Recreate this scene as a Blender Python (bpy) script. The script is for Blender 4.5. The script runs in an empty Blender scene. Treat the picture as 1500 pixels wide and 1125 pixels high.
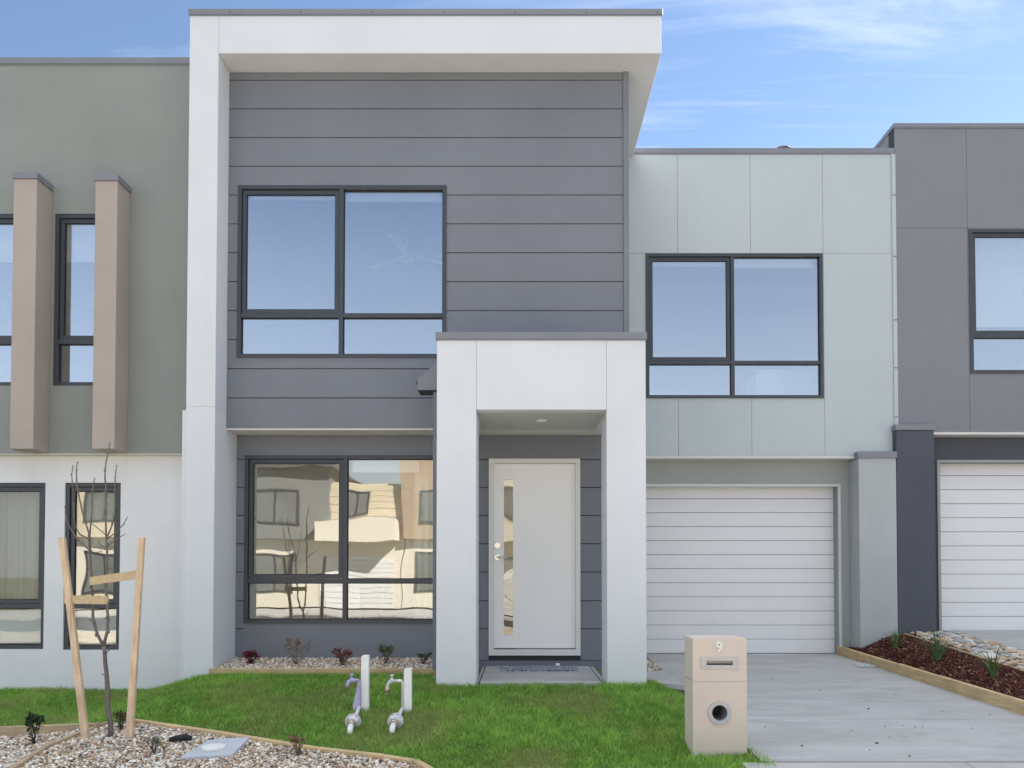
import bpy, math, random
import numpy as np
from mathutils import Vector
random.seed(7); rng = np.random.default_rng(11)
C = bpy.context.scene.collection
SC = bpy.context.scene

# ------------------------------------------------------------------ camera numbers (also used to turn measured points into metres)
F = 1125.0; CX = 760.0; CY = 817.4; EYE = 0.99
PITCH = math.radians(1.352); cp, sp = math.cos(PITCH), math.sin(PITCH)
def at(px, py, Y):
    u, v = px - CX, CY - py
    t = Y / (F*cp - v*sp)
    return u*t, EYE + (F*sp + v*cp)*t
def ax(px, py, Y): return at(px, py, Y)[0]
def az(py, Y): return at(760, py, Y)[1]

# ------------------------------------------------------------------ helpers
def loc_of(o):
    v = Vector((0, 0, 0))
    while o is not None:
        v += o.location; o = o.parent
    return v
def tag(o, label=None, cat=None, group=None, kind=None):
    if label: o['label'] = label
    if cat: o['category'] = cat
    if group: o['group'] = group
    if kind: o['kind'] = kind
    return o
def thing(name, label, cat, loc, group=None):
    o = bpy.data.objects.new(name, None); C.objects.link(o); o.location = loc
    o.empty_display_size = 0.2
    return tag(o, label, cat, group)

class MB:
    def __init__(s): s.v = []; s.f = []; s.sm = []
    def quad(s, a, b, c, d, sm=False):
        n = len(s.v); s.v += [a, b, c, d]; s.f.append((n, n+1, n+2, n+3)); s.sm.append(sm)
    def poly(s, pts, sm=False):
        n = len(s.v); s.v += list(pts); s.f.append(tuple(range(n, n+len(pts)))); s.sm.append(sm)
    def box(s, x0, x1, y0, y1, z0, z1):
        n = len(s.v)
        s.v += [(x0,y0,z0),(x1,y0,z0),(x1,y1,z0),(x0,y1,z0),(x0,y0,z1),(x1,y0,z1),(x1,y1,z1),(x0,y1,z1)]
        for f in ((3,2,1,0),(4,5,6,7),(0,1,5,4),(1,2,6,5),(2,3,7,6),(3,0,4,7)):
            s.f.append(tuple(n+i for i in f)); s.sm.append(False)
        return s
    def prism(s, pts, d):
        """pts: list of 3-D points of a planar polygon, d: extrusion vector"""
        k = len(pts); n = len(s.v)
        s.v += [tuple(p) for p in pts] + [tuple(Vector(p)+Vector(d)) for p in pts]
        s.f.append(tuple(range(n, n+k))[::-1]); s.sm.append(False)
        s.f.append(tuple(range(n+k, n+2*k))); s.sm.append(False)
        for i in range(k):
            j = (i+1) % k
            s.f.append((n+i, n+j, n+k+j, n+k+i)); s.sm.append(False)
        return s
    def tube(s, pts, radii, n=8, cap=True):
        pts = [Vector(p) for p in pts]
        if not isinstance(radii, (list, tuple)): radii = [radii]*len(pts)
        base = len(s.v); prev = None
        for i, p in enumerate(pts):
            d = (pts[min(i+1, len(pts)-1)] - pts[max(i-1, 0)]).normalized()
            if prev is None:
                up = Vector((0, 1, 0)) if abs(d.y) < 0.9 else Vector((1, 0, 0))
                a = d.cross(up).normalized()
            else:
                a = (prev - d*prev.dot(d)).normalized()
            prev = a; b = d.cross(a)
            for k in range(n):
                t = 2*math.pi*k/n
                s.v.append(tuple(p + (a*math.cos(t) + b*math.sin(t))*radii[i]))
        for i in range(len(pts)-1):
            for k in range(n):
                q = (k+1) % n
                s.f.append((base+i*n+k, base+i*n+q, base+(i+1)*n+q, base+(i+1)*n+k)); s.sm.append(True)
        if cap:
            s.f.append(tuple(base+k for k in range(n))[::-1]); s.sm.append(False)
            s.f.append(tuple(base+(len(pts)-1)*n+k for k in range(n))); s.sm.append(False)
        return s
    def slab(s, x0, x1, z0, z1, yf, yb, holes=(), gap=0.0):
        """upright wall slab facing -y, with rectangular holes (hx0,hx1,hz0,hz1)"""
        hs = [(max(a, x0), min(b, x1), max(c, z0), min(d, z1)) for a, b, c, d in holes]
        hs = [h for h in hs if h[1]-h[0] > 1e-4 and h[3]-h[2] > 1e-4]
        xs = sorted({x0, x1} | {h[0] for h in hs} | {h[1] for h in hs})
        zs = sorted({z0, z1} | {h[2] for h in hs} | {h[3] for h in hs})
        solid = {}
        for i in range(len(xs)-1):
            for j in range(len(zs)-1):
                cx, cz = (xs[i]+xs[i+1])/2, (zs[j]+zs[j+1])/2
                solid[i, j] = not any(h[0] < cx < h[1] and h[2] < cz < h[3] for h in hs)
        for (i, j), on in solid.items():
            if not on: continue
            a, b, c, d = xs[i], xs[i+1], zs[j], zs[j+1]
            s.quad((a,yf,c),(b,yf,c),(b,yf,d),(a,yf,d)); s.quad((b,yb,c),(a,yb,c),(a,yb,d),(b,yb,d))
            if not solid.get((i-1, j)): s.quad((a,yb,c),(a,yf,c),(a,yf,d),(a,yb,d))
            if not solid.get((i+1, j)): s.quad((b,yf,c),(b,yb,c),(b,yb,d),(b,yf,d))
            if not solid.get((i, j-1)): s.quad((a,yb,c),(b,yb,c),(b,yf,c),(a,yf,c))
            if not solid.get((i, j+1)): s.quad((a,yf,d),(b,yf,d),(b,yb,d),(a,yb,d))
        return s
    def ring(s, x0, x1, z0, z1, w, yf, yb, wt=None, wb=None):
        wt = w if wt is None else wt; wb = w if wb is None else wb
        return s.slab(x0, x1, z0, z1, yf, yb, [(x0+w, x1-w, z0+wb, z1-wt)])
    def build(s, name, m, parent=None, loc=None, bevel=0, sub=0):
        me = bpy.data.meshes.new(name)
        o = bpy.data.objects.new(name, me); C.objects.link(o)
        if parent is not None:
            o.parent = parent; org = loc_of(parent)
        else:
            org = Vector(loc if loc is not None else (0, 0, 0)); o.location = org
        vs = [(p[0]-org.x, p[1]-org.y, p[2]-org.z) for p in s.v]
        me.from_pydata(vs, [], s.f); me.polygons.foreach_set('use_smooth', s.sm); me.update()
        if m is not None: me.materials.append(m)
        if bevel:
            b = o.modifiers.new('bevel', 'BEVEL'); b.width = bevel; b.segments = 2; b.limit_method = 'ANGLE'
        return o
def sphere(mb, c, r, n=12, sx=1, sy=1, sz=1):
    base = len(mb.v); m = n//2
    for i in range(m+1):
        th = math.pi*i/m
        for k in range(n):
            ph = 2*math.pi*k/n
            mb.v.append((c[0]+sx*r*math.sin(th)*math.cos(ph), c[1]+sy*r*math.sin(th)*math.sin(ph), c[2]+sz*r*math.cos(th)))
    for i in range(m):
        for k in range(n):
            q = (k+1) % n
            mb.f.append((base+i*n+k, base+(i+1)*n+k, base+(i+1)*n+q, base+i*n+q)); mb.sm.append(True)
def disc_y(mb, c, r0, r1, yf, yb, n=32):
    """ring (or disc when r0 = 0) facing -y, between yf and yb"""
    for k in range(n):
        a, b = 2*math.pi*k/n, 2*math.pi*(k+1)/n
        P = lambda r, t, y: (c[0]+r*math.cos(t), y, c[1]+r*math.sin(t))
        if r0 > 0:
            mb.quad(P(r0,a,yf), P(r1,a,yf), P(r1,b,yf), P(r0,b,yf)); mb.quad(P(r0,b,yb), P(r0,a,yb), P(r0,a,yf), P(r0,b,yf), True)
        else: mb.poly([(c[0],yf,c[1]), P(r1,a,yf), P(r1,b,yf)])
        mb.quad(P(r1,a,yf), P(r1,a,yb), P(r1,b,yb), P(r1,b,yf), True)

# ------------------------------------------------------------------ materials
def newmat(name):
    m = bpy.data.materials.new(name); m.use_nodes = True
    nt = m.node_tree; nt.nodes.clear()
    out = nt.nodes.new('ShaderNodeOutputMaterial')
    return m, nt, out
def N(nt, t, **kw):
    n = nt.nodes.new(t)
    for k, v in kw.items(): setattr(n, k, v)
    return n
def mixc(nt, fac, a, b, blend='MIX'):
    n = N(nt, 'ShaderNodeMix', data_type='RGBA', blend_type=blend)
    for i, s in ((0, fac), (6, a), (7, b)):
        if isinstance(s, (int, float)): n.inputs[i].default_value = s
        elif isinstance(s, tuple): n.inputs[i].default_value = (*s[:3], 1)
        else: nt.links.new(s, n.inputs[i])
    return n.outputs[2]
def noise(nt, co, scale, detail=4, rough=0.55, dist=0, vec=None):
    n = N(nt, 'ShaderNodeTexNoise'); n.inputs['Scale'].default_value = scale
    n.inputs['Detail'].default_value = detail; n.inputs['Roughness'].default_value = rough; n.inputs['Distortion'].default_value = dist
    if vec:
        mp = N(nt, 'ShaderNodeMapping'); mp.inputs['Scale'].default_value = vec; nt.links.new(co, mp.inputs['Vector']); co = mp.outputs['Vector']
    nt.links.new(co, n.inputs['Vector']); return n.outputs['Fac']
def ramp(nt, fac, stops):
    r = N(nt, 'ShaderNodeValToRGB'); nt.links.new(fac, r.inputs['Fac'])
    while len(r.color_ramp.elements) < len(stops): r.color_ramp.elements.new(0.5)
    for e, (p, c) in zip(r.color_ramp.elements, stops):
        e.position = p; e.color = (*c, 1) if isinstance(c, tuple) else (c, c, c, 1)
    return r.outputs['Color']
def mat(name, col, rough=0.8, var=0.06, vs=2.5, bump=0.0, bs=120, metal=0.0, spec=0.35, streak=0.0, grain=None, speck=0.0):
    m, nt, out = newmat(name)
    b = N(nt, 'ShaderNodeBsdfPrincipled'); nt.links.new(b.outputs[0], out.inputs[0])
    g = N(nt, 'ShaderNodeNewGeometry').outputs['Position']
    f = noise(nt, g, vs, 5)
    lo = tuple(max(0, c*(1-var)) for c in col); hi = tuple(min(1, c*(1+var)) for c in col)
    c = ramp(nt, f, [(0.3, lo), (0.7, hi)])
    if streak:                      # rain streaks / dust running down
        s = noise(nt, g, 1.0, 5, 0.7, 0, (9, 9, 0.7))
        s2 = ramp(nt, s, [(0.45, 1.0), (0.75, 1.0-streak)])
        c = mixc(nt, 1.0, c, s2, 'MULTIPLY')
    if grain:
        s = noise(nt, g, 1.0, 6, 0.65, 0.6, grain)
        c = mixc(nt, 1.0, c, ramp(nt, s, [(0.3, 0.72), (0.65, 1.08)]), 'MULTIPLY')
    if speck:
        s = noise(nt, g, 55, 2, 0.5)
        c = mixc(nt, 1.0, c, ramp(nt, s, [(0.68, 1.0), (0.74, 1.0-speck)]), 'MULTIPLY')
    nt.links.new(c, b.inputs['Base Color'])
    b.inputs['Roughness'].default_value = rough; b.inputs['Metallic'].default_value = metal
    b.inputs['Specular IOR Level'].default_value = spec
    if bump:
        h = noise(nt, g, bs, 4, 0.6); h2 = noise(nt, g, 1.7, 3, 0.5)
        ad = N(nt, 'ShaderNodeMath', operation='MULTIPLY_ADD'); nt.links.new(h2, ad.inputs[0]); ad.inputs[1].default_value = 2.0; nt.links.new(h, ad.inputs[2])
        bp = N(nt, 'ShaderNodeBump'); bp.inputs['Strength'].default_value = bump; bp.inputs['Distance'].default_value = 0.004
        nt.links.new(ad.outputs[0], bp.inputs['Height']); nt.links.new(bp.outputs[0], b.inputs['Normal'])
    return m
def attr_mat(name, rough=0.85, spec=0.2, bump=0.0, bs=60, trans=0.0):
    m, nt, out = newmat(name)
    b = N(nt, 'ShaderNodeBsdfPrincipled')
    a = N(nt, 'ShaderNodeAttribute', attribute_name='tint')
    g = N(nt, 'ShaderNodeNewGeometry').outputs['Position']
    c = mixc(nt, 1.0, a.outputs['Color'], ramp(nt, noise(nt, g, bs, 3), [(0.3, 0.82), (0.7, 1.12)]), 'MULTIPLY')
    nt.links.new(c, b.inputs['Base Color']); b.inputs['Roughness'].default_value = rough; b.inputs['Specular IOR Level'].default_value = spec
    if trans:
        t = N(nt, 'ShaderNodeBsdfTranslucent'); nt.links.new(c, t.inputs['Color'])
        mx = N(nt, 'ShaderNodeMixShader'); mx.inputs[0].default_value = trans
        nt.links.new(b.outputs[0], mx.inputs[1]); nt.links.new(t.outputs[0], mx.inputs[2]); nt.links.new(mx.outputs[0], out.inputs[0])
    else: nt.links.new(b.outputs[0], out.inputs[0])
    return m
def glass(name, refl, tint=(0.93, 0.97, 1.0), warp=0.0, ws=1.2):
    m, nt, out = newmat(name)
    g = N(nt, 'ShaderNodeBsdfGlossy'); g.inputs['Roughness'].default_value = 0.005; g.inputs['Color'].default_value = (*tint, 1)
    t = N(nt, 'ShaderNodeBsdfTransparent'); t.inputs['Color'].default_value = (0.94, 0.96, 0.95, 1)
    fr = N(nt, 'ShaderNodeLayerWeight'); fr.inputs['Blend'].default_value = 0.25
    ad = N(nt, 'ShaderNodeMath', operation='MULTIPLY_ADD', use_clamp=True); nt.links.new(fr.outputs['Fresnel'], ad.inputs[0]); ad.inputs[1].default_value = 0.5; ad.inputs[2].default_value = refl
    mx = N(nt, 'ShaderNodeMixShader'); nt.links.new(ad.outputs[0], mx.inputs[0])
    nt.links.new(t.outputs[0], mx.inputs[1]); nt.links.new(g.outputs[0], mx.inputs[2]); nt.links.new(mx.outputs[0], out.inputs[0])
    if warp:
        p = N(nt, 'ShaderNodeNewGeometry').outputs['Position']
        h = noise(nt, p, ws, 1, 0.4, 0, (1, 1, 0.8))
        bp = N(nt, 'ShaderNodeBump'); bp.inputs['Strength'].default_value = 1.0; bp.inputs['Distance'].default_value = warp
        nt.links.new(h, bp.inputs['Height']); nt.links.new(bp.outputs[0], g.inputs['Normal'])
    return m

M = {}
M['render']   = mat('white_render', (0.665, 0.69, 0.73), 0.9, 0.03, 1.5, 0.25, 160, streak=0.02)
M['render_b'] = mat('white_render_neighbour', (0.76, 0.77, 0.785), 0.9, 0.04, 1.2, 0.3, 140, streak=0.025)
M['soffit']   = mat('soffit_paint', (0.66, 0.65, 0.62), 0.85, 0.03, 2)
M['clad']     = mat('charcoal_board', (0.182, 0.196, 0.228), 0.6, 0.05, 1.2, 0.12, 60, spec=0.4, streak=0.025)
M['gap']      = mat('board_joint', (0.05, 0.053, 0.06), 0.9, 0.05)
M['greygreen']= mat('pale_panel', (0.46, 0.515, 0.54), 0.65, 0.03, 0.9, 0.12, 60, spec=0.4, streak=0.02)
M['garwall']  = mat('garage_render', (0.35, 0.37, 0.355), 0.85, 0.04, 1.3, 0.2, 120)
M['pier']     = mat('pier_render', (0.42, 0.445, 0.45), 0.9, 0.05, 1.3, 0.25, 130, streak=0.02)
M['olive']    = mat('olive_grey_render', (0.26, 0.278, 0.264), 0.9, 0.06, 0.9, 0.3, 130, streak=0.02)
M['fin']      = mat('taupe_render', (0.41, 0.355, 0.32), 0.9, 0.05, 1.5, 0.3, 150, streak=0.02)
M['flash']    = mat('metal_flashing', (0.20, 0.21, 0.24), 0.45, 0.06, 3, spec=0.5)
M['purple']   = mat('slate_panel', (0.21, 0.215, 0.245), 0.65, 0.04, 0.9, 0.12, 60, spec=0.4, streak=0.02)
M['darkpier'] = mat('dark_render', (0.085, 0.092, 0.115), 0.85, 0.06, 1.4, 0.25, 130)
M['frame']    = mat('window_frame_metal', (0.048, 0.056, 0.068), 0.4, 0.08, 6, spec=0.5)
M['seal']     = mat('rubber_seal', (0.012, 0.012, 0.014), 0.6, 0.05)
M['gdoor']    = mat('garage_door_steel', (0.76, 0.765, 0.78), 0.5, 0.02, 1.5, 0.35, 45, spec=0.45, grain=None)
M['gtrim']    = mat('garage_door_trim', (0.55, 0.60, 0.60), 0.6, 0.03)
M['door']     = mat('door_paint', (0.90, 0.90, 0.90), 0.35, 0.015, 2, spec=0.5)
M['doorframe']= mat('door_frame_paint', (0.74, 0.735, 0.72), 0.45, 0.02, 2)
M['ceil']     = mat('porch_ceiling_paint', (0.50, 0.51, 0.49), 0.85, 0.03, 2)
M['chrome']   = mat('brushed_nickel', (0.75, 0.73, 0.68), 0.25, 0.05, 20, metal=1.0)
M['letter']   = mat('letterbox_render', (0.63, 0.545, 0.47), 0.9, 0.04, 3, 0.35, 220, streak=0.02)
M['steel']    = mat('satin_steel', (0.42, 0.43, 0.45), 0.4, 0.06, 20, metal=0.4)
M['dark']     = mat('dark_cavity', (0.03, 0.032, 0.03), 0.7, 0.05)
M['slotflap'] = mat('slot_flap', (0.30, 0.27, 0.22), 0.5, 0.05)
M['pine']     = mat('treated_pine', (0.56, 0.42, 0.235), 0.85, 0.12, 5, 0.3, 90, grain=(3, 3, 40))
M['pine_old'] = mat('weathered_pine', (0.46, 0.36, 0.235), 0.88, 0.14, 5, 0.4, 80, grain=(3, 3, 40))
M['stake']    = mat('hardwood_stake', (0.64, 0.48, 0.33), 0.85, 0.14, 7, 0.3, 90, grain=(40, 40, 3))
M['strap']    = mat('hessian_strap', (0.52, 0.41, 0.25), 0.95, 0.14, 30, 0.6, 300)
M['bark']     = mat('sapling_bark', (0.15, 0.13, 0.115), 0.9, 0.3, 25, 0.8, 150)
M['whitepost']= mat('painted_post', (0.86, 0.86, 0.85), 0.7, 0.06, 9, 0.3, 90, streak=0.10)
M['rawwood']  = mat('raw_wood', (0.42, 0.25, 0.14), 0.9, 0.15, 8)
M['lilac']    = mat('lilac_plastic', (0.42, 0.36, 0.62), 0.55, 0.08, 12)
M['sleeve']   = mat('lilac_sleeve', (0.46, 0.41, 0.64), 0.8, 0.2, 30, 0.5, 70)
M['brass']    = mat('dull_brass', (0.52, 0.40, 0.30), 0.42, 0.2, 40, metal=0.7)
M['meter']    = mat('tape_wrapped_meter', (0.55, 0.54, 0.57), 0.5, 0.45, 55, 0.8, 90, speck=0.7)
M['pvc']      = mat('pale_pvc', (0.72, 0.72, 0.70), 0.5, 0.06, 20)
M['pit']      = mat('pit_lid_concrete', (0.44, 0.47, 0.52), 0.85, 0.07, 6, 0.4, 90)
M['blackpl']  = mat('black_rubber', (0.018, 0.018, 0.022), 0.6, 0.1)
M['blind']    = mat('blind_fabric', (0.88, 0.88, 0.88), 0.8, 0.02)
M['curtain']  = mat('cream_curtain', (0.88, 0.83, 0.72), 0.9, 0.03)
M['greycurt'] = mat('grey_curtain', (0.46, 0.43, 0.38), 0.9, 0.04)
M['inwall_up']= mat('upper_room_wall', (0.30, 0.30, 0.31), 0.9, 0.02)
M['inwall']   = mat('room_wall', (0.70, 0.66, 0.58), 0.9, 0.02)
M['wood']     = mat('table_oak', (0.40, 0.25, 0.13), 0.5, 0.1, 6)
M['opp_cream']= mat('cream_render', (0.60, 0.53, 0.41), 0.9, 0.04, 0.8)
M['opp_white']= mat('pale_render', (0.72, 0.67, 0.59), 0.9, 0.03, 0.8)
M['opp_tan']  = mat('tan_board', (0.38, 0.30, 0.22), 0.85, 0.05, 0.8)
M['opp_grey'] = mat('grey_board', (0.20, 0.21, 0.21), 0.85, 0.05, 0.8)
M['opp_glass']= mat('far_window_glass', (0.16, 0.17, 0.17), 0.15, 0.2, 1, spec=0.8)
M['tile']     = mat('roof_tile', (0.10, 0.10, 0.11), 0.8, 0.1, 4)
M['glass_up'] = glass('window_glass', 0.38, (0.86, 0.92, 1.0), 0.0)
M['glass_lo'] = glass('lower_window_glass', 0.18, (1.0, 0.985, 0.95), 0.0026, 1.8)
M['glass_lc'] = glass('curtained_window_glass', 0.05, (1.0, 0.985, 0.95), 0.0045, 1.6)
M['glass_dr'] = glass('door_glass', 0.10, (1.0, 0.95, 0.88), 0.006, 2)
M['leaf_mat'] = attr_mat('leaf', 0.6, 0.3, trans=0.25)
M['grass']    = attr_mat('grass_blade', 0.55, 0.3, bs=8, trans=0.45)
M['stone']    = attr_mat('pebble', 0.75, 0.3, bs=90)
M['chip']     = attr_mat('bark_chip', 0.9, 0.15, bs=90)

# concrete of the driveway
def concrete(name, base, stain=0.25):
    m, nt, out = newmat(name)
    b = N(nt, 'ShaderNodeBsdfPrincipled'); nt.links.new(b.outputs[0], out.inputs[0])
    g = N(nt, 'ShaderNodeNewGeometry').outputs['Position']
    c = ramp(nt, noise(nt, g, 1.0, 6, 0.6, 0.8, (0.8, 2.6, 1)), [(0.25, tuple(x*0.80 for x in base)), (0.5, base), (0.75, tuple(min(1, x*1.2) for x in base))])
    w = noise(nt, g, 1.0, 5, 0.65, 0.5, (1.1, 5.0, 1))
    c = mixc(nt, ramp(nt, w, [(0.58, 0.0), (0.78, 0.55)]), c, (0.60, 0.60, 0.61))
    d = noise(nt, g, 2.1, 6, 0.7, 0.4)
    c = mixc(nt, ramp(nt, d, [(0.56, 0.0), (0.80, stain)]), c, (0.22, 0.19, 0.16))
    f = noise(nt, g, 70, 4, 0.7)
    c = mixc(nt, 1.0, c, ramp(nt, f, [(0.25, 0.86), (0.7, 1.06)]), 'MULTIPLY')
    nt.links.new(c, b.inputs['Base Color']); b.inputs['Roughness'].default_value = 0.7; b.inputs['Specular IOR Level'].default_value = 0.35
    bp = N(nt, 'ShaderNodeBump'); bp.inputs['Strength'].default_value = 0.3; bp.inputs['Distance'].default_value = 0.003
    nt.links.new(noise(nt, g, 45, 5, 0.7), bp.inputs['Height']); nt.links.new(bp.outputs[0], b.inputs['Normal'])
    return m
M['concrete'] = concrete('driveway_concrete', (0.41, 0.405, 0.40), 0.6)
M['path']     = concrete('path_concrete', (0.42, 0.415, 0.405), 0.15)
M['kerb']     = concrete('kerb_concrete', (0.46, 0.45, 0.43), 0.15)
M['asphalt']  = mat('road_asphalt', (0.055, 0.055, 0.058), 0.9, 0.15, 3, 0.5, 120)
M['verge']    = mat('bounce_verge', (0.55, 0.47, 0.35), 0.95, 0.2, 2, 0.6, 60)  # out of frame, pale tan chosen to bounce warm sunlight onto the house
M['soil']     = mat('soil', (0.17, 0.17, 0.08), 0.95, 0.3, 5, 0.6, 60)
M['gravelbase']= mat('gravel_bed_base', (0.26, 0.22, 0.18), 0.95, 0.3, 60, 0.8, 90)
M['mulchbase']= mat('mulch_base', (0.05, 0.026, 0.022), 0.95, 0.4, 40, 0.8, 60)

# ------------------------------------------------------------------ ground height
def ss(a, b, t):
    t = np.clip((t-a)/(b-a), 0, 1); return t*t*(3-2*t)
def gz(x, y):
    x = np.asarray(x, float); y = np.asarray(y, float)
    cen = np.interp(y, [-30, -3, 4.9, 5.3, 7.2, 12], [-0.55, -0.42, -0.33, -0.285, -0.02, -0.02])
    lef = np.interp(y, [-30, -3, 4.9, 5.3, 8.0, 12], [-0.55, -0.42, -0.33, -0.305, -0.265, -0.265])
    drv = np.interp(y, [-30, -3, 4.9, 5.19, 10.15, 12], [-0.55, -0.42, -0.33, -0.27, -0.04, -0.04])
    rig = np.interp(y, [-30, -3, 4.9, 5.2, 9.6, 12], [-0.55, -0.42, -0.33, -0.25, 0.245, 0.25])
    k = ss(-4.1, -3.0, x); h = lef*(1-k) + cen*k
    k = ss(1.2, 1.62, x); h = h*(1-k) + drv*k
    k = ss(4.22, 4.95, x); h = h*(1-k) + rig*k
    return h
def gzf(x, y): return float(gz(x, y))
def hit(px, py, off=0.0):
    """point of the ground (raised by off) seen at a measured photo point"""
    lo = None
    for i in range(900):
        Y = 4.6 + i*0.008
        x, z = at(px, py, Y)
        if z - (gzf(x, Y)+off) <= 0: return (x, Y, gzf(x, Y))
    return (x, Y, gzf(x, Y))

def axis(a, b, step, far):
    v = list(np.arange(a, b+1e-6, step)); return [-far, -120, -40, a-6] + v + [b+6, 40, 120, far]
gx = axis(-9, 10, 0.125, 600); gy = axis(-4, 13, 0.125, 600)
gv = [(float(x), float(y), float(gz(x, y))-0.012) for y in gy for x in gx]
gf = [(j*len(gx)+i, j*len(gx)+i+1, (j+1)*len(gx)+i+1, (j+1)*len(gx)+i) for j in range(len(gy)-1) for i in range(len(gx)-1)]
mb = MB(); mb.v = gv; mb.f = gf; mb.sm = [True]*len(gf)
tag(mb.build('ground', M['soil']), kind='structure')
def sheet(name, m, xr, yr, dz, step=0.15, kind='structure', fn=None, grooves=()):
    mb = MB(); xs = np.linspace(xr[0], xr[1], max(2, int((xr[1]-xr[0])/step)+1)); ys = np.linspace(yr[0], yr[1], max(2, int((yr[1]-yr[0])/step)+1))
    g = fn or gzf
    mb.v = [(float(x), float(y), g(float(x), float(y))+dz) for y in ys for x in xs]
    n = len(xs)
    mb.f = [(j*n+i, j*n+i+1, (j+1)*n+i+1, (j+1)*n+i) for j in range(len(ys)-1) for i in range(n-1)]
    mb.sm = [False]*len(mb.f)
    return mb

# driveway in slabs with saw-cut joints, flat across
def dz_(x, y): return float(np.interp(y, [-30, -3, 4.9, 5.19, 10.15, 12], [-0.55, -0.42, -0.33, -0.27, -0.04, -0.04]))
mb = MB()
def slabquad(pts, th=0.03):
    top = [(x, y, dz_(x, y)+0.014) for x, y in pts]
    mb.prism(top[::-1], (0, 0, -th))
for (ya, yb) in ((5.200, 6.398), (6.404, 10.2)):
    slabquad([(1.64, ya), (4.42 if ya < 6 else 4.40, ya), (4.38, yb) if yb < 7 else (4.30, yb), (1.64, yb)])
tag(mb.build('driveway', M['concrete']), kind='structure')
mb = MB()   # neighbour's driveway
for (ya, yb) in ((5.21, 7.2), (7.206, 9.6), (9.606, 10.15)):
    P = [(5.62+ (0.1 if ya<7 else 0), ya), (9, ya), (9, yb), (5.5, yb)]
    rz = lambda y: float(np.interp(y, [4.9, 5.2, 9.6, 12], [-0.33, -0.25, 0.245, 0.25]))
    mb.prism([(x, y, rz(y)+0.03) for x, y in P][::-1], (0, 0, -0.05))
tag(mb.build('neighbour_driveway', M['concrete']), kind='structure')
mb = MB()
for i in range(12):
    x0 = -9 + i*1.5; mb.prism([(x0, 3.9, -0.325), (x0+1.494, 3.9, -0.325), (x0+1.494, 5.192, -0.262 if x0 > 1.4 else -0.30), (x0, 5.192, -0.262 if x0 > 1.4 else -0.30)], (0, 0, -0.05))
# footpath: only where the photo shows concrete at the foot of the driveway
tag(mb.build('footpath', M['kerb']), kind='structure')
mb = MB(); mb.prism([(-60, -2.0, -0.37), (60, -2.0, -0.37), (60, 3.89, -0.325), (-60, 3.89, -0.325)], (0, 0, -0.05))
tag(mb.build('verge', M['verge']), kind='structure')
mb = sheet('r', None, (-120, 120), (-9.5, -2.2), 0.0, 2.0); mb.v = [(x, y, -0.50) for x, y, z in mb.v]
mb.v = [(x, y, -0.42) for x, y, z in mb.v]
tag(mb.build('road', M['asphalt']), kind='structure')
mb = MB(); mb.box(-60, 60, -14, -9.5, -0.6, -0.36)
tag(mb.build('pavement', M['kerb']), kind='structure')
mb = MB(); mb.box(-60, 60, -2.2, -2.0, -0.6, -0.33)
tag(mb.build('kerb', M['kerb']), kind='structure')

# ------------------------------------------------------------------ world and sun
FILL_CLOUD = 13.0  # brightness of the unseen overhead cloud added as fill
SUN_EL, SUN_AZ = math.radians(37), math.radians(48)      # azimuth measured from +y towards +x
sd = Vector((math.sin(SUN_AZ)*math.cos(SUN_EL), math.cos(SUN_AZ)*math.cos(SUN_EL), math.sin(SUN_EL)))
w = bpy.data.worlds.new('World'); SC.world = w; w.use_nodes = True
nt = w.node_tree; nt.nodes.clear()
out = N(nt, 'ShaderNodeOutputWorld'); bg = N(nt, 'ShaderNodeBackground'); nt.links.new(bg.outputs[0], out.inputs[0])
sky = N(nt, 'ShaderNodeTexSky', sky_type='NISHITA'); sky.sun_disc = False
sky.sun_elevation = SUN_EL; sky.sun_rotation = SUN_AZ % (2*math.pi)
sky.air_density = 1.0; sky.dust_density = 0.05; sky.ozone_density = 2.0; sky.altitude = 50
tc = N(nt, 'ShaderNodeTexCoord'); sep = N(nt, 'ShaderNodeSeparateXYZ'); nt.links.new(tc.outputs['Generated'], sep.inputs[0])
mx_ = N(nt, 'ShaderNodeMath', operation='MAXIMUM'); nt.links.new(sep.outputs['Z'], mx_.inputs[0]); mx_.inputs[1].default_value = 0.04
def div(a, b):
    n = N(nt, 'ShaderNodeMath', operation='DIVIDE'); nt.links.new(a, n.inputs[0]); nt.links.new(b, n.inputs[1]); return n.outputs[0]
cb = N(nt, 'ShaderNodeCombineXYZ'); nt.links.new(div(sep.outputs['X'], mx_.outputs[0]), cb.inputs[0]); nt.links.new(div(sep.outputs['Y'], mx_.outputs[0]), cb.inputs[1])
n1 = noise(nt, cb.outputs[0], 1.0, 9, 0.62, 0.9, (0.5, 2.3, 1))
n2 = noise(nt, cb.outputs[0], 0.5, 3, 0.5, 0.0)
mu = N(nt, 'ShaderNodeMath', operation='MULTIPLY'); nt.links.new(ramp(nt, n1, [(0.48, 0.0), (0.72, 1.0)]), mu.inputs[0])
mk = N(nt, 'ShaderNodeMath', operation='MULTIPLY'); nt.links.new(ramp(nt, n2, [(0.40, 0.1), (0.62, 1.0)]), mk.inputs[0]); nt.links.new(ramp(nt, sep.outputs['Y'], [(0.0, 0.15), (0.5, 1.0)]), mk.inputs[1])
nt.links.new(mk.outputs[0], mu.inputs[1])
def mth(op, a, b):
    n = N(nt, 'ShaderNodeMath', operation=op, use_clamp=True)
    for i, q in enumerate((a, b)):
        if isinstance(q, (int, float)): n.inputs[i].default_value = q
        else: nt.links.new(q, n.inputs[i])
    return n.outputs[0]
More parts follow.
